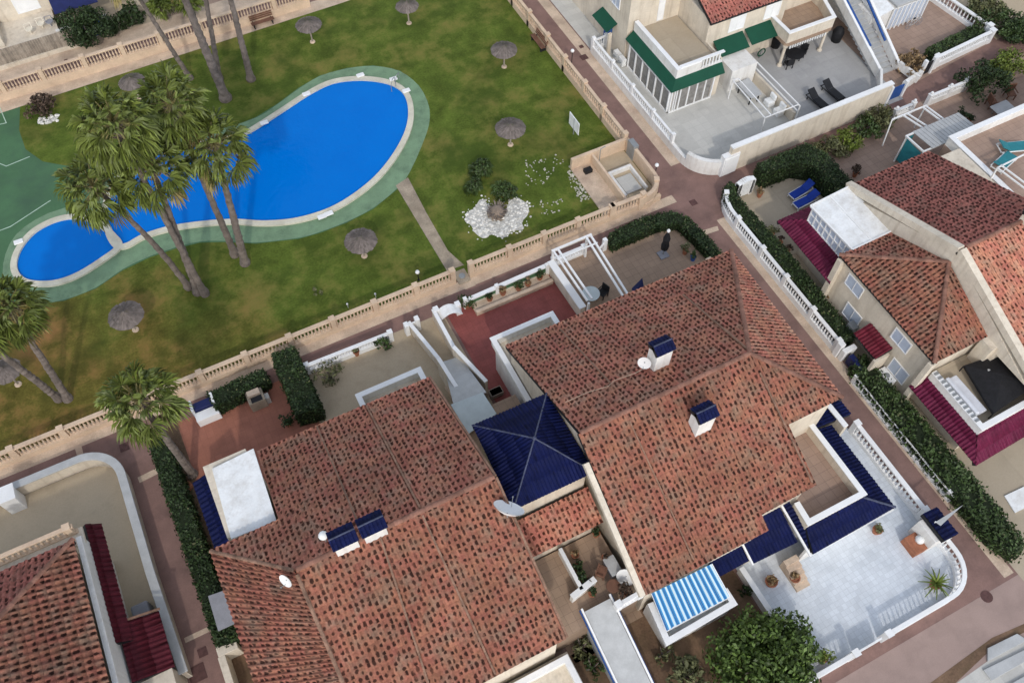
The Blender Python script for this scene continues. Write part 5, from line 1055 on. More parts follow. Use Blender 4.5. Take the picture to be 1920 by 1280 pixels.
def spiky(label, c, z, r, n=34, leaf='bush_leaf', up=.3, name='cycad', cat='plant', trunk=0.0, group=None, wdt=.12):
    """a rosette of narrow arching leaves"""
    t = thing(name, label, cat, (c[0], c[1], z), group); vs = []; fs = []; rr = random.Random(int(c[0]*10)); b = V((c[0], c[1], z+trunk))
    for k in range(n):
        az = k*2.4; el = R(75-85*(k/n)); d = V((math.cos(az)*math.cos(el), math.sin(az)*math.cos(el), math.sin(el))); s = V((-math.sin(az), math.cos(az), 0)); L = r*rr.uniform(.85, 1.1); o = len(vs)
        for i in range(4):
            u = i/3; p = b+d*L*u+V((0, 0, -.45*L*u*u)); w = wdt*(.5 if i == 0 else 1 if i < 3 else .15)*(1-.3*u); vs += [p-s*w, p+s*w+V((0, 0, .01))]
        fs += [(o+2*i, o+2*i+1, o+2*i+3, o+2*i+2) for i in range(3)]
    MB().add(vs, fs).build('leaves', leaf, t)
    if trunk: MB().lathe((c[0], c[1], z), [(.2, 0), (.17, trunk*.5), (.2, trunk)], 8).build('trunk', 'bark', t)
    return t
# white stone bed with its drooping palm
c = G(932, 402, 0); bed = smooth_loop(pxs((872, 412), (880, 396), (890, 390), (901, 374), (914, 384), (921, 402), (936, 408), (949, 394), (957, 376), (973, 373), (988, 384), (990, 402), (979, 416), (981, 430), (958, 434), (944, 446), (922, 440), (906, 447), (890, 436), (884, 424)), 4); sheet('stone_bed', bed, Z(4), 'white_stone')
def scatter(name, poly, n, s0, s1, m, z=0.02, label=None):
    xs = [p[0] for p in poly]; ys = [p[1] for p in poly]; mb = MB(); k = 0
    while k < n:
        x, y = rng.uniform(min(xs), max(xs)), rng.uniform(min(ys), max(ys)); ins = False; j = len(poly)-1
        for i in range(len(poly)):
            if (poly[i][1] > y) != (poly[j][1] > y) and x < (poly[j][0]-poly[i][0])*(y-poly[i][1])/(poly[j][1]-poly[i][1])+poly[i][0]: ins = not ins
            j = i
        if not ins: continue
        k += 1; s = rng.uniform(s0, s1); q = [rng.uniform(.7, 1.2) for _ in range(6)]; mb.lathe((x, y, z-.02), [(s*.9*q[0], 0), (s*q[1], s*.35), (s*.6*q[2], s*.75), (s*.1, s*.85)], 5)
    o = mb.build(name, m); o['kind'] = 'stuff'
    if label: o['label'] = label; o['category'] = 'stones'
    return o
scatter('white_gravel', bed, 430, .05, .15, 'white_stone'); scatter('white_gravel', offset(bed, .45), 150, .04, .10, 'white_stone')
ring_ = [(c.x+.75*math.cos(i*.524), c.y+.75*math.sin(i*.524)) for i in range(12)]; sheet('palm_pit', ring_, Z(5)+.03, 'path_stone')
scatter('white_gravel', pxs((985, 300), (1040, 285), (1060, 300), (1020, 345), (985, 350)), 60, .05, .08, 'pale_stone'); scatter('white_gravel', pxs((1062, 310), (1090, 320), (1110, 372), (1090, 378), (1070, 350)), 110, .05, .11, 'pale_stone')
scatter('white_gravel', pxs((1010, 375), (1060, 370), (1050, 400), (1015, 405)), 26, .04, .1, 'pale_stone')
for k, (px, py, h, r) in enumerate(((903, 312, 1.0, 1.15), (886, 348, .8, .85), (945, 358, .8, .95))):
    q = G(px, py, h*.6); t = thing('palm_offshoot', ['dark drooping palm tuft on the lawn above the white stone bed', 'dark palm tuft beside the white stone bed, nearest the pool', 'dark palm tuft right behind the white stone bed'][k], 'palm', (q.x, q.y, 0), 'palm tufts in the white stone bed'); V_, F_, M_ = [], [], []; rq = random.Random(k+50)
    for s_ in range(4):
        c_ = np.array((q.x+rq.uniform(-.4, .4)*r, q.y+rq.uniform(-.4, .4)*r, h*rq.uniform(.4, .8)))
        for i in range(13): u = i/13; el = R(75-85*u); fan_leaf(V_, F_, M_, c_, (math.cos(i*2.4+s_)*math.cos(el), math.sin(i*2.4+s_)*math.cos(el), math.sin(el)), r*.38, r*.42, rq, .6+.4*u, 0, 9)
    me = bpy.data.meshes.new('fronds'); me.from_pydata([tuple(np.array(p)-np.array(ORG[t.name])) for p in V_], [], [tuple(dict.fromkeys(f)) for f in F_]); [me.materials.append(MATS[m]) for m in ('bush_leaf', 'olive_leaf')]; me.polygons.foreach_set('material_index', M_); o = bpy.data.objects.new('fronds', me); S.collection.objects.link(o); o.parent = t
    MB().lathe((q.x, q.y, 0), [(.2, 0), (.16, h*.6)], 8).build('trunk', 'bark_foot', t)
t = thing('palm_stump', 'shaggy brown palm stump in the middle of the white stone bed', 'stump', c); MB().lathe(c, [(.62, 0), (.55, .25), (.5, .5), (.28, .7), (.1, .75)], 12).build('trunk', 'bark_foot', t); mb = MB()
for k in range(40): az = k*2.4; e = V((math.cos(az), math.sin(az), rng.uniform(-.2, .8))); p_ = c+V((math.cos(az)*.42, math.sin(az)*.42, .15+.012*k)); mb.beam(p_, p_+e*.35, .08, .03)
mb.build('leaf_bases', 'bark', t)
# shrubs on the lawn
p = G(85, 212, 0); bush('brown half dead shrub beside the green court in the far left of the lawn', (p.x, p.y), 1.5, 1.6, 'dead_leaf', .16, 30, 190); scatter('white_gravel', pxs((68, 225), (112, 215), (115, 226), (76, 234)), 30, .1, .22, 'white_stone')
p = G(596, 548, 0); bush('small low olive shrub on the lawn near the main balustrade', (p.x, p.y), .55, .5, 'olive_leaf', .1, 10, 240, trunk=False)
# hedges
hedge('dark hedge between the brown path and the west garden', [(-23.4, 2.8), (-22.3, 2.8), (-22.2, -5), (-21.95, -11.0), (-23.2, -10.8), (-23.3, -5)], 1.5)
hedge('dark clipped hedge along the alley beside the stone grill', pxs((398, 752), (500, 706), (512, 728), (412, 780)), 1.15)
hedge('tall dark hedge between the terracotta and the sandy garden', pxs((520, 690), (560, 672), (612, 786), (565, 800)), 1.7)
hedge('hedge curving round the tan garden with the black parasol', [G2(*q) for q in ((1140, 452), (1175, 432), (1210, 418), (1255, 408), (1290, 422), (1320, 452), (1350, 488), (1332, 496), (1300, 462), (1268, 432), (1235, 436), (1190, 455), (1145, 474))], .8)
hedge('long dark hedge behind the white balustrade of the beige house', [(19.05, 1.9), (20.1, 1.5), (20.25, -4), (20.0, -10.5), (19.0, -10.4)], 1.15)
hedge('dark hedge curving round the corner at the white gate arch', [(19.0, 1.9), (19.0, 3.2), (19.6, 4.2), (20.3, 4.4), (20.5, 3.8), (20.0, 3.3), (19.95, 1.6)], 1.2)
hedge('thick dark hedge between the sunlounger patio and the rose paved yard', [(22.6, 4.6), (27.2, 4.7), (27.9, 3), (27.8, -1.4), (26.4, -1.2), (26.2, 2.6), (25.2, 3.4), (22.7, 3.5)], 1.7)
hedge('long loose hedge with white balusters showing through, beside the lower path', [(18.42, -12.2), (19.7, -11.8), (20.0, -18), (20.1, -23.5), (19.9, -26.0), (18.9, -26.4), (18.3, -25), (18.4, -18)], 1.0, 'bush_leaf', .13, 130, rough=.2)
hedge('green hedge behind the white and blue balustrade', [(43.2, 8.4), (49.0, 8.8), (49.0, 9.9), (43.2, 9.4)], .9, 'bush_leaf')
for k, (px, py, r, h, lf, lb) in enumerate(((1555, 275, 1.5, 1.4, 'olive_leaf', 'yellow green shrub at the end of the upper alley hedge'), (1590, 262, 1.5, 1.3, 'lime_leaf', 'lime shrub along the upper alley, second from the hedge'), (1622, 240, 1.5, 1.4, 'bush_leaf', 'dark shrub along the upper alley in the middle of the row'), (1655, 222, 1.5, 1.6, 'olive_leaf', 'olive shrub along the upper alley next to the tube pergola'), (1845, 150, 2.2, 2.6, 'hedge_leaf', 'big dark round bush beside the gate wall on the upper alley'), (1885, 122, 2.1, 1.7, 'lime_leaf', 'lime bush behind the big round bush on the upper alley'), (1712, 118, 1.45, 1.5, 'dry_leaf', 'shrub with brown and cream leaves by the blue gate'), (1880, 45, 2.6, 1.7, 'bush_leaf', 'wide green shrub at the end of the rose paved terrace'), (1850, 15, 2.3, 2.0, 'olive_leaf', 'yellowish shrub at the top right edge'), (1915, 60, 2.0, 1.5, 'hedge_leaf', 'dark shrub cut by the right edge near the top'))):
    q = G(px, py, h*.5); bush(lb, (q.x, q.y), r, h, lf, .15, 34, 260)
q = G(158, 52, 1.3); bush('dense dark green round tree beside the navy awning', (q.x, q.y), 2.5, 2.9, 'hedge_leaf', .15, 70, 260, name='round_tree', cat='tree')
q = G(243, 30, .9); bush('dark bush behind the far balustrade next to the round tree', (q.x, q.y), 1.6, 1.7, 'hedge_leaf', .2, 34, 160)
q = G(212, 48, .7); bush('small bush joining the round tree at the far alley', (q.x, q.y), 1.1, 1.3, 'hedge_leaf', .2, 24, 160)
q = G(1437, 1238, 1.6); bush('large bushy green tree in the bare garden beside the white terrace', (q.x, q.y), 3.25, 3.0, 'tree_leaf', .17, 105, 200, name='garden_tree', cat='tree')
q = G(1292, 1262, .9); bush('yellowing olive shrub at the bottom edge beside the big green tree', (q.x, q.y), 1.4, 1.6, 'olive_leaf', .2, 30, 130)
q = G(1398, 1105, .5); bush('small green bush against the outer wall of the white terrace', (q.x, q.y), .5, .9, 'hedge_leaf', .16, 10, 200)
q = G(1245, 1225, .4); bush('small scrub at the foot of the striped awning balcony', (q.x, q.y), .8, .6, 'olive_leaf', .15, 12, 120)
q = G(617, 702, .7); bush('grey green thinly leaved shrub in the sandy garden', (q.x, q.y), 1.25, 1.3, 'olive_leaf', .14, 26, 90)
q = G(720, 642, .8); bush('round green bush beside the white balustrade of the sandy garden', (q.x, q.y), .75, 1.2, 'bush_leaf', .15, 18, 260)
q = G(1740, 1096, .3); 
bush('green shrub at the dark red gable end east of the stairs', G2(1090, 1210, .6), .9, 1.2, 'olive_leaf', .18, 14, 120); bush('green climber beside the covered steps', G2(1110, 1250, .5), .8, 1.0, 'bush_leaf', .18, 14, 120)
# plants in pots
def potted(label, px, py, z, r, h, leaf='bush_leaf', pot='terracotta_pot', spike=False, pr=.26):
    c = G(px, py, z+.35); t = thing('potted_plant', label, 'potted plant', (c.x, c.y, z)); MB().lathe((c.x, c.y, z), [(pr*.7, 0), (pr, .38), (pr*1.12, .4), (pr*1.12, .46), (pr*.9, .46), (pr*.85, .4)], 12).build('pot', pot, t)
    if spike:
        vs = []; fs = []
        for k in range(26):
            az = k*2.4; el = R(72-62*k/26); d = V((math.cos(az)*math.cos(el), math.sin(az)*math.cos(el), math.sin(el))); s = V((-math.sin(az), math.cos(az), 0)); o = len(vs)
            for i in range(4): u = i/3; p = V((c.x, c.y, z+.42))+d*r*u+V((0, 0, -.4*r*u*u)); w = .07*(1-.75*u); vs += [p-s*w, p+s*w]
            fs += [(o+2*i, o+2*i+1, o+2*i+3, o+2*i+2) for i in range(3)]
        MB().add(vs, fs).build('leaves', leaf, t)
    else:
        cs = [(c.x+rng.uniform(-.5, .5)*r, c.y+rng.uniform(-.5, .5)*r, z+.5+rng.uniform(.1, .9)*h) for _ in range(9)]; P, N = clump_cloud(cs, [r*.42]*9, 320); v, f = leaf_quads(P, .11, N); fast_mesh('leaves', v, f, [leaf], t)
    return t
potted('spiky cycad in a pot at the rounded corner of the white terrace', 1754, 1094, 0, 1.05, 0, 'lime_leaf', spike=True, pr=.3); potted('lime green shrub in a pot at the front edge of the white terrace', 1543, 1232, 0, .62, .7, 'lime_leaf')
potted('brown pot with sparse plant on the white terrace, nearest the outer wall', 1446, 1090, 0, .4, .35, 'dry_leaf', pr=.33); potted('brown pot with sparse plant on the white terrace, beside the steps', 1490, 1083, 0, .34, .3, 'dry_leaf', pr=.28); potted('brown pot on the white terrace under the blue tiled eave', 1645, 993, 0, .36, .3, 'olive_leaf', pr=.27)
for k, (px, py, r, lf, lb) in enumerate(((876, 572, .75, 'bush_leaf', 'largest green plant beside the white arch on the red terrace'), (918, 560, .35, 'hedge_leaf', 'small dark plant along the red terrace planter, near the large plant'), (943, 549, .3, 'dry_leaf', 'reddish plant on the red terrace planter'), (972, 540, .45, 'bush_leaf', 'round green plant in the middle of the red terrace planter'), (990, 532, .28, 'dry_leaf', 'small brown plant on the red terrace planter'), (1012, 520, .42, 'bush_leaf', 'green plant at the east end of the red terrace planter'))): potted(lb, px, py, 0, r, .5, lf, pr=.2)
for k, (px, py, r, lf, lb) in enumerate(((1425, 363, .35, 'dry_leaf', 'small reddish plant near the white gate arch'), (1408, 415, .4, 'bush_leaf', 'plant at the hedge foot on the sunlounger patio'), (1447, 438, .55, 'olive_leaf', 'yellow green plant by the hedge, above the dark chair'), (1475, 470, .5, 'dead_leaf', 'dark plant by the crimson awning'), (1462, 455, .3, 'dead_leaf', 'small dark plant by the hedge below the yellow green one'), (1552, 560, .4, 'dry_leaf', 'reddish plant at the end of the long crimson awning'), (1604, 325, .6, 'dead_leaf', 'dark reddish plant on the rose paved yard beside the upper red roof'), (1800, 218, .6, 'hedge_leaf', 'dark plant behind the slatted carport roof'), (1816, 226, .5, 'hedge_leaf', 'second dark plant behind the slatted carport roof'), (540, 792, .6, 'hedge_leaf', 'dark spiky plant in the terracotta garden near the roof edge'), (1285, 470, .45, 'olive_leaf', 'plant beside the black folded parasol'), (1300, 482, .3, 'bush_leaf', 'plant in a blue pot by the hedge end'), (668, 660, .3, 'olive_leaf', 'small plant at the white balustrade of the sandy garden'))): potted(lb, px, py, 0, r, .45, lf, 'terracotta_pot' if k != 11 else 'blue_paint', pr=.2)
for k, (px, py, r, lf, lb) in enumerate(((1078, 1040, .28, 'dry_leaf', 'straw coloured plant on the patio dividing wall'), (1083, 1062, .4, 'hedge_leaf', 'dark plant in the middle of the patio dividing wall'), (1092, 1085, .45, 'hedge_leaf', 'dark plant at the front end of the patio dividing wall'), (1105, 1090, .3, 'dead_leaf', 'brown plant beside the front end of the patio wall'), (1118, 1000, .32, 'hedge_leaf', 'dark plant near the lean-to roof on the raised patio'), (1135, 1045, .25, 'dead_leaf', 'small brown plant along the patio house wall'), (1170, 1110, .5, 'dead_leaf', 'brown plant below the large dish on the raised patio'), (1110, 1112, .28, 'hedge_leaf', 'dark potted plant at the top of the covered steps'))): potted(lb, px, py, P3, r, .4, lf, pr=.2)

# ================================================================== garden walls and furniture
wp = 'white_paint'
balustrade('white balustrade of the sandy garden beside the alley', [G2(576, 690, .6), G2(734, 628, .6)], wp, plinth=.4, bh=.45, rw=.26, panel=7, pitch=.2, post=.3, br=.06)
t = thing('gate_arch', 'white slatted gate post pair at the sandy stair alley', 'gate', G(775, 610, 0)); p = G(762, 612, .9); q = G(782, 602, .9)
[MB().box(*q).build('post', wp, t, bevel=.02) for q in ((p.x-.15, p.x+.15, p.y-.2, p.y+.2, 0, 1.2), (q.x-.15, q.x+.15, q.y-.2, q.y+.2, 0, 1.3))]; MB().box(p.x, q.x, p.y-.05, p.y+.05, .4, 1.05).build('panel', wp, t)
t = thing('gate_arch', 'white rounded garden gate of the red terrace', 'gate', G(842, 585, 0)); p = G(818, 585, .9); q = G(858, 573, .9)
[MB().box(*q).build('post', wp, t, bevel=.02) for q in ((p.x-.18, p.x+.18, p.y-.2, p.y+.2, 0, 1.35), (q.x-.18, q.x+.18, q.y-.2, q.y+.2, 0, 1.2))]
mb = MB(); n = 10; pts = [V((p.x+(q.x-p.x)*i/n, p.y+(q.y-p.y)*i/n, 1.0+.45*math.sin(math.pi*i/n))) for i in range(n+1)]
for i in range(n): mb.slab([pts[i], pts[i+1], pts[i+1]+V((.05, -.75, -.1)), pts[i]+V((.05, -.75, -.1))], .06)
mb.build('arch_top', 'white_sheet', t)
t = house('white rail with green screen and low planter wall beside the alley, along the red terrace', G(950, 530, 0), 'garden_fence', 'fence'); a, b = G(872, 564, .8), G(1024, 498, .8)
MB().beam(a, b, .3, .12).build('rail', wp, t); MB().box(a.x, b.x, a.y-.04, a.y+.04, .3, .72).build('screen', 'court_green', t); mb = MB(); [mb.box(x-.13, x+.13, a.y-.13, a.y+.13, 0, 1.15) for x in (a.x, (a.x*.62+b.x*.38), b.x)]; mb.build('post', wp, t, bevel=.02)
MB().box(a.x, b.x, a.y-.12, a.y+.12, 0, .3).build('base_wall', 'plaster', t); MB().box(a.x+.4, b.x, a.y-1.0, a.y-.75, 0, .4).box(a.x+.4, b.x, a.y-.75, a.y-.12, 0, .2).build('planter', 'cream_kerb', t, bevel=.02)
t = house('cream dividing wall between the red terrace and the white pergola', (5, 2, 0), 'garden_wall', 'wall'); a, b = G(1032, 490, 1.25), G(1093, 578, 1.25); strip(MB(), [(a.x, a.y), (b.x, b.y)], .3, 0, 1.25).build('wall', 'plaster', t); strip(MB(), [(a.x, a.y), (b.x, b.y)], .5, 1.25, 1.35).build('coping', wp, t)
t = house('white double-beam pergola over the patio table', (6.5, 2, 0), 'pergola', 'pergola'); mb = MB()
A1, A2, B1, B2 = G(1037, 470, 2.3), G(1101, 443, 2.3), G(1104, 568, 2.3), G(1176, 562, 2.3)
for d in (0, .35): mb.beam(A1+V((d, 0, 0)), B1+V((d, .2, 0)), .13); mb.beam(A2+V((d-.1, 0, 0)), B2+V((d-.1, .2, 0)), .13)
mb.beam(A1+V((-.1, 0, .0)), A2+V((.35, 0, .0)), .14).beam(A1+V((-.1, -.8, 0)), A2+V((.35, -.8, 0)), .08); mb.build('beam', wp, t)
for q in (A1, A2, B1, B2): MB().beam((q.x, q.y, 0), (q.x, q.y, 2.3), .14).build('post', wp, t)
balustrade('white rail with dark gaps at the alley under the pergola', [(5.4, 4.3), (8.0, 4.3)], wp, plinth=.2, bh=.5, rw=.22, panel=3, pitch=.22, post=.25, br=.05)
t = thing('gate_post', 'white scrolled gate post beside the hedge of the tan garden', 'gate', G(1132, 470, 0)); p = G(1132, 468, 0); MB().box(p.x-.14, p.x+.14, p.y-.14, p.y+.14, 0, 1.2).tube([(p.x, p.y, 1.1), (p.x-.25, p.y-.2, 1.0), (p.x-.5, p.y-.2, .7)], .07, 6).build('post', wp, t)
def table(label, px, py, z, r, m='white_sheet', leg='grey_metal', sq=False, h=.75):
    c = G(px, py, z+h); t = thing('patio_table', label, 'table', (c.x, c.y, z)); mb = MB()
    if sq: mb.box(c.x-r, c.x+r, c.y-r*.75, c.y+r*.75, z+h-.05, z+h)
    else: mb.lathe((c.x, c.y, z+h-.05), [(r, 0), (r, .05)], 24)
    mb.build('tabletop', m, t, bevel=.01)
    for dx, dy in ((-.55, -.45), (.55, -.45), (.55, .45), (-.55, .45)): MB().beam((c.x+dx*r, c.y+dy*r, z), (c.x+dx*r, c.y+dy*r, z+h-.05), .05).build('leg', leg, t)
    return t
def chair(label, px, py, z, rz, m='dark', s=1.0):
    c = G(px, py, z+.45); t = thing('patio_chair', label, 'chair', (c.x, c.y, z)); M_ = Matrix.Translation((c.x, c.y, z))@Matrix.Rotation(rz, 4, 'Z')@Matrix.Scale(s, 4)
    def bx(name, *boxes):
        mb = MB(); [mb.box(*b) for b in boxes]; mb.v = [tuple(M_@V(p)) for p in mb.v]; return mb.build(name, m, t)
    bx('seat', (-.3, .3, -.28, .3, .4, .47)); bx('backrest', (-.3, .3, .26, .33, .47, 1.05)); bx('armrest', (-.34, -.28, -.25, .3, .62, .67)); bx('armrest', (.28, .34, -.25, .3, .62, .67))
    for x in (-.27, .27):
        for y in (-.24, .27): bx('leg', (x-.03, x+.03, y-.03, y+.03, 0, .4))
    return t
table('round pale blue table under the white pergola', 1108, 550, 0, .62, 'poly_sheet'); chair('dark chair beside the round pergola table', 1130, 548, 0, R(-70))
def folded_parasol(label, b, tp, m, stone=True):
    p, z = GH(b, tp); t = thing('folded_parasol', label, 'parasol', (p.x, p.y, 0)); n = 10; vs = []
    MB().lathe(p, [(.05, 0), (.04, 2.5)], 8).build('pole', 'grey_metal', t); MB().box(p.x-.35, p.x+.35, p.y-.35, p.y+.35, .01, .1).build('foot', 'awning_grey', t, bevel=.02)
    mb = MB(); prof = [(.26, .75), (.30, 1.1), (.22, 1.5), (.27, 1.9), (.12, 2.4), (.02, 2.6)]
    mb.lathe(p, prof, 9); mb.build('canopy', m, t); return t
t = folded_parasol('closed black parasol standing in the tan garden', (1243, 478), (1268, 412), 'black_tarp')
p = G(1268, 412, 2.0); MB().lathe((G(1243, 478).x, G(1243, 478).y, 2.62), [(.1, 0), (.13, .12), (.03, .28)], 8).build('finial', 'white_paint', t)
t = thing('folding_chair', 'navy folding chair against the house wall beside the pergola', 'chair', G(1195, 548, 0)); p = G(1195, 548, .4); MB().slab([p+V((-.5, -.4, 0)), p+V((.4, -.4, 0)), p+V((.6, .5, .7)), p+V((-.3, .3, .3))], .06).build('seat', 'navy_paint', t); MB().beam(p+V((-.4, -.3, 0)), p+V((-.4, -.3, -.4)), .05).beam(p+V((.4, -.3, 0)), p+V((.4, -.3, -.4)), .05).build('leg', 'grey_metal', t)
# terracotta garden: stone grill, gate, wall
p = G(482, 748, .6); t = thing('stone_barbecue', 'pale stone barbecue beside the clipped hedge on the terracotta terrace', 'barbecue', (p.x, p.y, 0)); MB().box(p.x-.55, p.x+.5, p.y-.45, p.y+.5, 0, 1.0).build('base', 'path_stone', t, bevel=.03); MB().box(p.x-.45, p.x+.35, p.y-.0, p.y+.42, 1.0, 1.25).build('hood', 'cream_kerb', t, bevel=.04); MB().box(p.x-.35, p.x+.35, p.y-.42, p.y-.05, 1.0, 1.05).build('grate', 'dark', t); MB().box(p.x+.5, p.x+.75, p.y-.3, p.y+.1, .0, .7).build('shelf', 'grey_floor', t)
t = thing('garden_gate', 'navy and white gate of the terracotta garden', 'gate', G(388, 775, 0)); p = G(388, 775, .5); MB().box(p.x-.6, p.x+.6, p.y+.25, p.y+.75, 0, 1.0).build('panel', 'navy_paint', t); [MB().box(*q).build('post', wp, t) for q in ((p.x-.75, p.x-.6, p.y+.1, p.y+.9, 0, 1.25), (p.x+.6, p.x+.75, p.y+.1, p.y+.9, 0, 1.25))]; MB().box(p.x-.7, p.x+.75, p.y-.45, p.y+.2, 0, .75).build('meter_box', wp, t, bevel=.03)
t = thing('stone_ring', 'round stone planter ring in the dark strip by the west hedge', 'planter', G(352, 913, 0)); p = G(352, 913, 0); MB().lathe(p, [(.32, 0), (.32, .25), (.2, .25), (.2, .1)], 14).build('ring', 'terracotta_pot', t)
# white terrace edge
fa = [(4.6, -19.8), (4.65, -26.4)]
t = house('low white wall between the bare garden and the white terrace', (4.6, -23, 0), 'garden_wall', 'wall'); strip(MB(), fa, .22, 0, .8).build('wall', 'white_wall', t); strip(MB(), fa, .32, .8, .88).build('coping', wp, t)
cx = arc(14.0, -24.5, 2.0, 0, -90, 8)
balustrade('white balustrade along the front and rounded corner of the white terrace', [(16.0, -23.7)]+cx[0:]+[(9.4, -26.5)], wp, plinth=.3, bh=.75, rw=.26, panel=9, pitch=.3, post=.34, br=.058)
balustrade('short white balustrade at the front of the white terrace, beside the big tree', [(7.3, -26.5), (2.2, -26.5)], wp, plinth=.3, bh=.75, rw=.26, panel=6, pitch=.3, post=.34, br=.058)
t = house('pale panelled gate in the front balustrade of the white terrace', (8.4, -26.5, 0), 'garden_gate', 'gate'); MB().box(7.6, 9.15, -26.55, -26.45, .08, 1.0).build('panel', 'white_sheet', t)
balustrade('white balustrade on the path side of the white terrace', [(16.05, -15.6), (16.05, -22.1)], wp, plinth=.3, bh=.75, rw=.3, panel=6.5, pitch=.3, post=.34, br=.085)
t = house('white barbecue oven niche with a navy tiled roof on the edge of the white terrace', (15.6, -23, 0), 'outdoor_oven', 'oven'); MB().box(14.9, 16.2, -23.75, -22.3, 0, 1.75).build('wall', 'white_wall', t, bevel=.03); tiles('roof', t, [[(16.4, -23.9, 1.75), (16.4, -22.1, 1.75), (15.2, -22.1, 2.1), (15.2, -23.9, 2.1)]], 'blue_tile', pu=.26, pv=.5, amp=.04, step=.03)
MB().lathe((14.8, -23.1, .7), [(.28, 0), (.26, .12), (.2, .24), (.1, .3)], 12).build('dome', 'white_sheet', t, smooth=True); MB().box(14.1, 15.0, -23.7, -22.6, 0, .7).build('hearth', 'terracotta_pot', t, bevel=.02)
t = thing('canvas_sail', 'narrow pale canvas sail stretched out beside the navy oven roof', 'sail', (16.2, -22.5, 0)); a, b, c_ = G(1754, 978, 2.2), G(1764, 985, 2.2), G(1806, 946, 2.2); MB().slab([a, b, c_], .03).build('canvas', 'panel_grey', t); MB().beam((a.x, a.y, 0), (a.x, a.y, 2.25), .06).build('pole', wp, t)
# long white balustrade between the path and D, kerbs
pl = [(18.75, -10.3), (18.75, 1.2)]+[(18.8, 2.2), (19.0, 3.0), (19.4, 3.7)]
balustrade('long white balustrade in front of the dark hedge, along the path to the beige house', pl, wp, plinth=.5, bh=.65, rw=.26, panel=3.0, pitch=.25, post=.3, br=.075)
balustrade('white balustrade overgrown by the loose hedge along the lower path', [(18.36, -12.8), (18.36, -22)], wp, plinth=.2, bh=.5, rw=.1, rh=.06, panel=30, pitch=.42, post=.2, br=.05)
t = house('white gate arch at the hedge corner of the sunlounger patio', (21.2, 4.2, 0), 'gate_arch', 'gate'); p = G(1398, 345, 1.2); [MB().box(*q).build('post', wp, t, bevel=.03) for q in ((p.x-.75, p.x-.45, p.y-.2, p.y+.2, 0, 1.6), (p.x+.4, p.x+.7, p.y-.2, p.y+.2, 0, 1.6))]; mb = MB(); [mb.box(p.x-.75+.15*k, p.x-.62+.15*k, p.y-.2, p.y+.25, .15, 1.5+.22*math.sin(math.pi*k/9)) for k in range(10)]; mb.build('panel', 'white_sheet', t)
t = house('white corner piers and blue rubbish gate at the end of the long white balustrade', (18.9, -11, 0), 'gate_pier', 'gate'); [MB().box(*q).build('pier', wp, t, bevel=.03) for q in ((18.5, 18.9, -10.8, -10.4, 0, 1.4), (18.6, 19.6, -11.2, -10.85, 0, 1.1))]; MB().box(18.8, 19.15, -12.6, -11.4, .1, .95).build('panel', 'navy_paint', t)
# sun loungers
def lounger(label, c, rz, pad, frame, z=0, L=2.1, wdt=.75, group=None, name='sun_lounger'):
    t = thing(name, label, 'sun lounger', (c[0], c[1], z), group); M_ = Matrix.Translation((c[0], c[1], z))@Matrix.Rotation(rz, 4, 'Z')
    def mk(name, m, fn, **k):
        mb = MB(); fn(mb); mb.v = [tuple(M_@V(p)) for p in mb.v]; return mb.build(name, m, t, **k)
    h = L/2; mk('frame', frame, lambda mb: mb.box(-h, h, -wdt/2, -wdt/2+.06, .28, .34).box(-h, h, wdt/2-.06, wdt/2, .28, .34).box(-h, -h+.06, -wdt/2, wdt/2, .28, .34).box(h-.06, h, -wdt/2, wdt/2, .28, .34))
    mk('seat', pad, lambda mb: mb.box(-h+.05, h*.3, -wdt/2+.07, wdt/2-.07, .33, .40), bevel=.02)
    mk('backrest', pad, lambda mb: mb.slab([(h*.3, -wdt/2+.07, .40), (h, -wdt/2+.07, .82), (h, wdt/2-.07, .82), (h*.3, wdt/2-.07, .40)], .06))
    for x in (-h+.1, h-.25):
        for y in (-wdt/2+.04, wdt/2-.04): mk('leg', frame, lambda mb: mb.box(x-.03, x+.03, y-.03, y+.03, 0, .28))
    return t
p, q = G(1502, 357, .4), G(1510, 374, .4); lounger('blue cushioned sun lounger on the beige patio, nearer the hedge', (p.x, p.y), R(8), 'royal_blue', wp, L=2.0, group='blue sun loungers'); lounger('blue cushioned sun lounger on the beige patio, nearer the crimson awning', (q.x, q.y-.05), R(4), 'royal_blue', wp, L=2.0, group='blue sun loungers')
lounger('black sun lounger in the grey courtyard, nearer the rail fence', (31.95, 8.9), R(95), 'dark', 'dark', L=2.1, wdt=.8, group='black sun loungers'); lounger('black sun lounger in the grey courtyard, nearer the outside stair', (33.65, 9.2), R(95), 'dark', 'dark', L=2.1, wdt=.8, group='black sun loungers')
p, q = G(1902, 272, 3.7), G(1885, 300, 3.7); lounger('turquoise sun lounger on the roof terrace, at the parapet', (p.x, p.y), R(160), 'turquoise', wp, 3.2, 2.2, .95, 'turquoise sun loungers'); lounger('turquoise sun lounger on the roof terrace, under the white awning frame', (q.x, q.y), R(195), 'turquoise', wp, 3.2, 2.2, .95, 'turquoise sun loungers')
t = house('white tube awning frame over the turquoise sun loungers', (36, -6, 0), 'awning_frame', 'frame'); mb = MB()
P1, P2, P3_, P4 = G(1870, 315, 5), G(1920, 290, 5), G(1858, 335, 4), G(1930, 360, 5)
for a, b in ((P1, P2), (P1, P3_), (P1, P4), (P1+V((.4, .1, 0)), P4+V((.4, .1, 0)))): mb.beam(a, b, .09)
mb.beam((P1.x, P1.y, 3.2), P1, .08); mb.build('tube', wp, t)
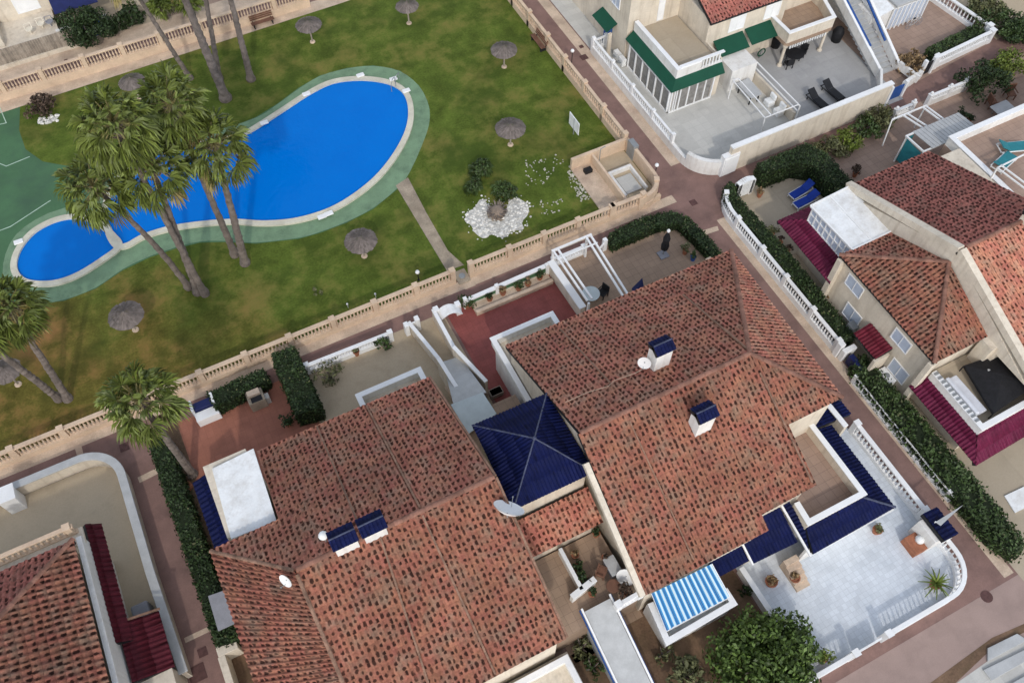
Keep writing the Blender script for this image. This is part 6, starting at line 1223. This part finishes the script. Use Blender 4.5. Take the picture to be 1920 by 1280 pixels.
# tables and chairs elsewhere
table('grey square table on the rose patio in the upper right', 1882, 203, 0, .85, 'panel_grey', sq=True); chair('brown chair on the rose patio facing the grey table, on the gate side', 1861, 192, 0, R(70), 'wood', 1.15); chair('brown chair on the rose patio behind the grey table', 1895, 176, 0, R(-20), 'wood', 1.15)
table('dark round table under the projecting balcony', 1490, 100, 0, .75, 'dark', 'dark'); chair('black chair under the projecting balcony, in front of the table', 1479, 118, 0, R(170), 'dark'); chair('black chair under the projecting balcony, beside the column', 1505, 96, 0, R(-60), 'dark')
q = G(1572, 62, .8); t = thing('covered_barbecue', 'black covered kettle barbecue beside the outside stair', 'barbecue', (q.x, q.y, 0)); MB().lathe((q.x, q.y, 0), [(.4, 0), (.45, .5), (.5, .9), (.35, 1.25), (.08, 1.4)], 12).build('cover', 'black_tarp', t, smooth=True)
q = G(1457, 75, .7); t = thing('covered_barbecue', 'black covered kettle barbecue in the shade by the column', 'barbecue', (q.x, q.y, 0)); MB().lathe((q.x, q.y, 0), [(.35, 0), (.4, .5), (.42, .8), (.3, 1.1), (.08, 1.2)], 12).build('cover', 'black_tarp', t, smooth=True)
t = thing('garden_hose', 'green coiled hose by the white house wall', 'hose', G(1426, 105, .5)); q = G(1426, 105, .3); mb = MB()
for r_ in (.32, .38): mb.tube([(q.x+r_*math.cos(i*.4189), q.y, q.z+.35+r_*math.sin(i*.4189)) for i in range(16)], .03, 5)
mb.build('coil', 'green_awning', t); MB().box(q.x-.05, q.x+.05, q.y+.03, q.y+.1, 0, q.z+.6).build('reel_post', 'grey_metal', t)
q = G(1715, 42, .5); t = thing('bicycle', 'thin framed bicycle leaning by the conservatory on the rose paved terrace', 'bicycle', (q.x, q.y, 0)); mb = MB()
for dx in (-.55, .55): 
    w = MB(); w.tube([(q.x+dx+.33*math.cos(i*.3927), q.y, .34+.33*math.sin(i*.3927)) for i in range(17)], .022, 5, cap=False); [w.beam((q.x+dx, q.y, .34), (q.x+dx+.33*math.cos(i*.785), q.y, .34+.33*math.sin(i*.785)), .008) for i in range(8)]; w.build('wheel', 'awning_grey', t)
for a, b in (((-.55, .34), (-.2, .85)), ((-.2, .85), (.4, .85)), ((.4, .95), (.55, .34)), ((-.55, .34), (0, .32)), ((0, .32), (-.22, .95)), ((0, .32), (.4, .8))): mb.beam((q.x+a[0], q.y, a[1]), (q.x+b[0], q.y, b[1]), .035)
mb.build('frame', 'panel_grey', t); MB().box(q.x-.35, q.x-.1, q.y-.06, q.y+.06, .95, 1.0).build('saddle', 'dark', t); MB().beam((q.x+.38, q.y-.25, 1.0), (q.x+.38, q.y+.25, 1.0), .03).build('handlebar', 'grey_metal', t)
# black gazebo cover on D's balcony
a = [V(v) for v in ((22.9, -16.0, 3.6), (25.6, -16.4, 3.75), (25.7, -19.0, 3.75), (22.2, -19.3, 3.6))]; pk = V((24.2, -17.6, 4.0)); t = thing('gazebo_canopy', 'black gazebo canopy on the balcony of the beige house', 'gazebo', (24, -17.6, 2.9)); mb = MB()
for i in range(4): mb.add([a[i], a[(i+1) % 4], pk], [(0, 1, 2)]); mb.add([a[i], a[(i+1) % 4], a[(i+1) % 4]-V((0, 0, .22)), a[i]-V((0, 0, .22))], [(0, 1, 2, 3)])
mb.build('canvas', 'black_tarp', t); [MB().beam((q.x, q.y, 2.9), q-V((0, 0, .1)), .06).build('pole', 'dark', t) for q in a]
MB().lathe(pk+V((-.4, .6, -.2)), [(.12, 0), (.1, .06)], 4).build('vent_patch', 'panel_grey', t)
t = thing('garden_sofa', 'pale grey cushioned garden sofa beside the black gazebo canopy', 'sofa', (21.7, -17.2, 2.9)); MB().box(21.35, 22.25, -18.9, -16.2, 2.9, 3.3).build('seat', 'cushion', t, bevel=.06); MB().box(21.2, 21.45, -18.9, -16.2, 3.0, 3.7).build('backrest', 'cushion', t, bevel=.06)
q = G(1845, 655, 3.6); t = thing('air_conditioner', 'white air conditioner on the balcony wall of the beige house', 'air conditioner', (24.7, -15.6, 2.9)); MB().box(24.5, 25.5, -16.1, -15.5, 2.95, 3.7).build('casing', 'white_sheet', t, bevel=.03); MB().lathe((24.85, -15.8, 3.71), [(.22, 0), (.2, .03)], 12).build('fan_grille', 'grey_metal', t)
q = G(1660, 708, .4); t = thing('air_conditioner', 'white air conditioner outside the beige house beside the loose hedge', 'air conditioner', (q.x, q.y, 0)); MB().box(q.x-.3, q.x+.3, q.y-.6, q.y+.6, .08, .75).build('casing', 'white_sheet', t, bevel=.03); MB().lathe((q.x-.02, q.y, .751), [(.2, 0), (.18, .02)], 12).build('fan_grille', 'grey_metal', t)
# sheets lying on the beige yard, and the parking strip
c4 = pxs((1882, 930), (1920, 912), (1935, 945), (1902, 962)); mb = MB().prism(c4, Z(3)+.002, .09); solo(mb, 'garden_mat', 'white_sheet', 'pale rectangular board lying on the beige yard at the right edge', 'board')
for k, pts in enumerate((((1850, 1215), (1905, 1188), (1925, 1200), (1850, 1240)), ((1842, 1256), (1935, 1210), (1935, 1232), (1858, 1276)), ((1868, 1296), (1935, 1258), (1935, 1285), (1880, 1310)))):
    mb = MB().prism(pxs(*pts), Z(2), .14); solo(mb, 'concrete_slab', 'panel_grey', ['pale concrete slab in the near right corner, farthest from the corner', 'pale concrete slab in the near right corner, middle of three', 'pale concrete slab right in the near right corner'][k], 'slab', bevel=.02)
sheet('verge', pxs((1730, 1290), (1860, 1195), (1940, 1160), (1940, 1175), (1860, 1215), (1770, 1300)), Z(3), 'earth')
sheet('verge', pxs((1765, 1300), (1850, 1240), (1940, 1190), (1960, 1330)), Z(2)+.001, 'grey_floor')

# belongings on the raised patio and in the courtyards
c = G(1148, 1062, P3+.3); t = thing('storage_box', 'grey lidded storage box against the house wall on the raised patio', 'box', (c.x, c.y, P3)); MB().box(c.x-.3, c.x+.3, c.y-.5, c.y+.5, P3, P3+.5).build('body', 'awning_grey', t, bevel=.03); MB().box(c.x-.33, c.x+.33, c.y-.53, c.y+.53, P3+.5, P3+.56).build('lid', 'panel_grey', t, bevel=.02)
table('small dark table on the raised patio beside the large dish', 1150, 1098, P3, .38, 'wood', 'dark', h=.6)
chair('dark chair on the raised patio next to the small dark table', 1128, 1072, P3, R(40), 'wood', .9)
c = G(930, 735, .3); t = thing('wooden_crate', 'brown wooden crate at the shaded end of the red terrace', 'crate', (c.x, c.y, 0)); MB().box(c.x-.4, c.x+.4, c.y-.25, c.y+.25, .02, .45).build('body', 'wood', t, bevel=.02); mb = MB(); [mb.box(c.x-.42, c.x+.42, c.y-.27, c.y+.27, z, z+.05) for z in (.1, .25, .4)]; mb.build('slat', 'grey_wood', t)
c = G(1484, 505, .35); t = thing('garden_chair', 'dark garden chair between the long hedge and the crimson awning', 'chair', (c.x, c.y, 0)); MB().box(c.x-.3, c.x+.3, c.y-.3, c.y+.3, .36, .44).build('seat', 'dark', t, bevel=.02); MB().slab([(c.x-.3, c.y+.28, .44), (c.x+.3, c.y+.28, .44), (c.x+.3, c.y+.42, 1.0), (c.x-.3, c.y+.42, 1.0)], .05).build('backrest', 'dark', t)
for x in (-.25, .25):
    for y in (-.25, .25): MB().box(c.x+x-.025, c.x+x+.025, c.y+y-.025, c.y+y+.025, 0, .36).build('leg', 'dark', t)
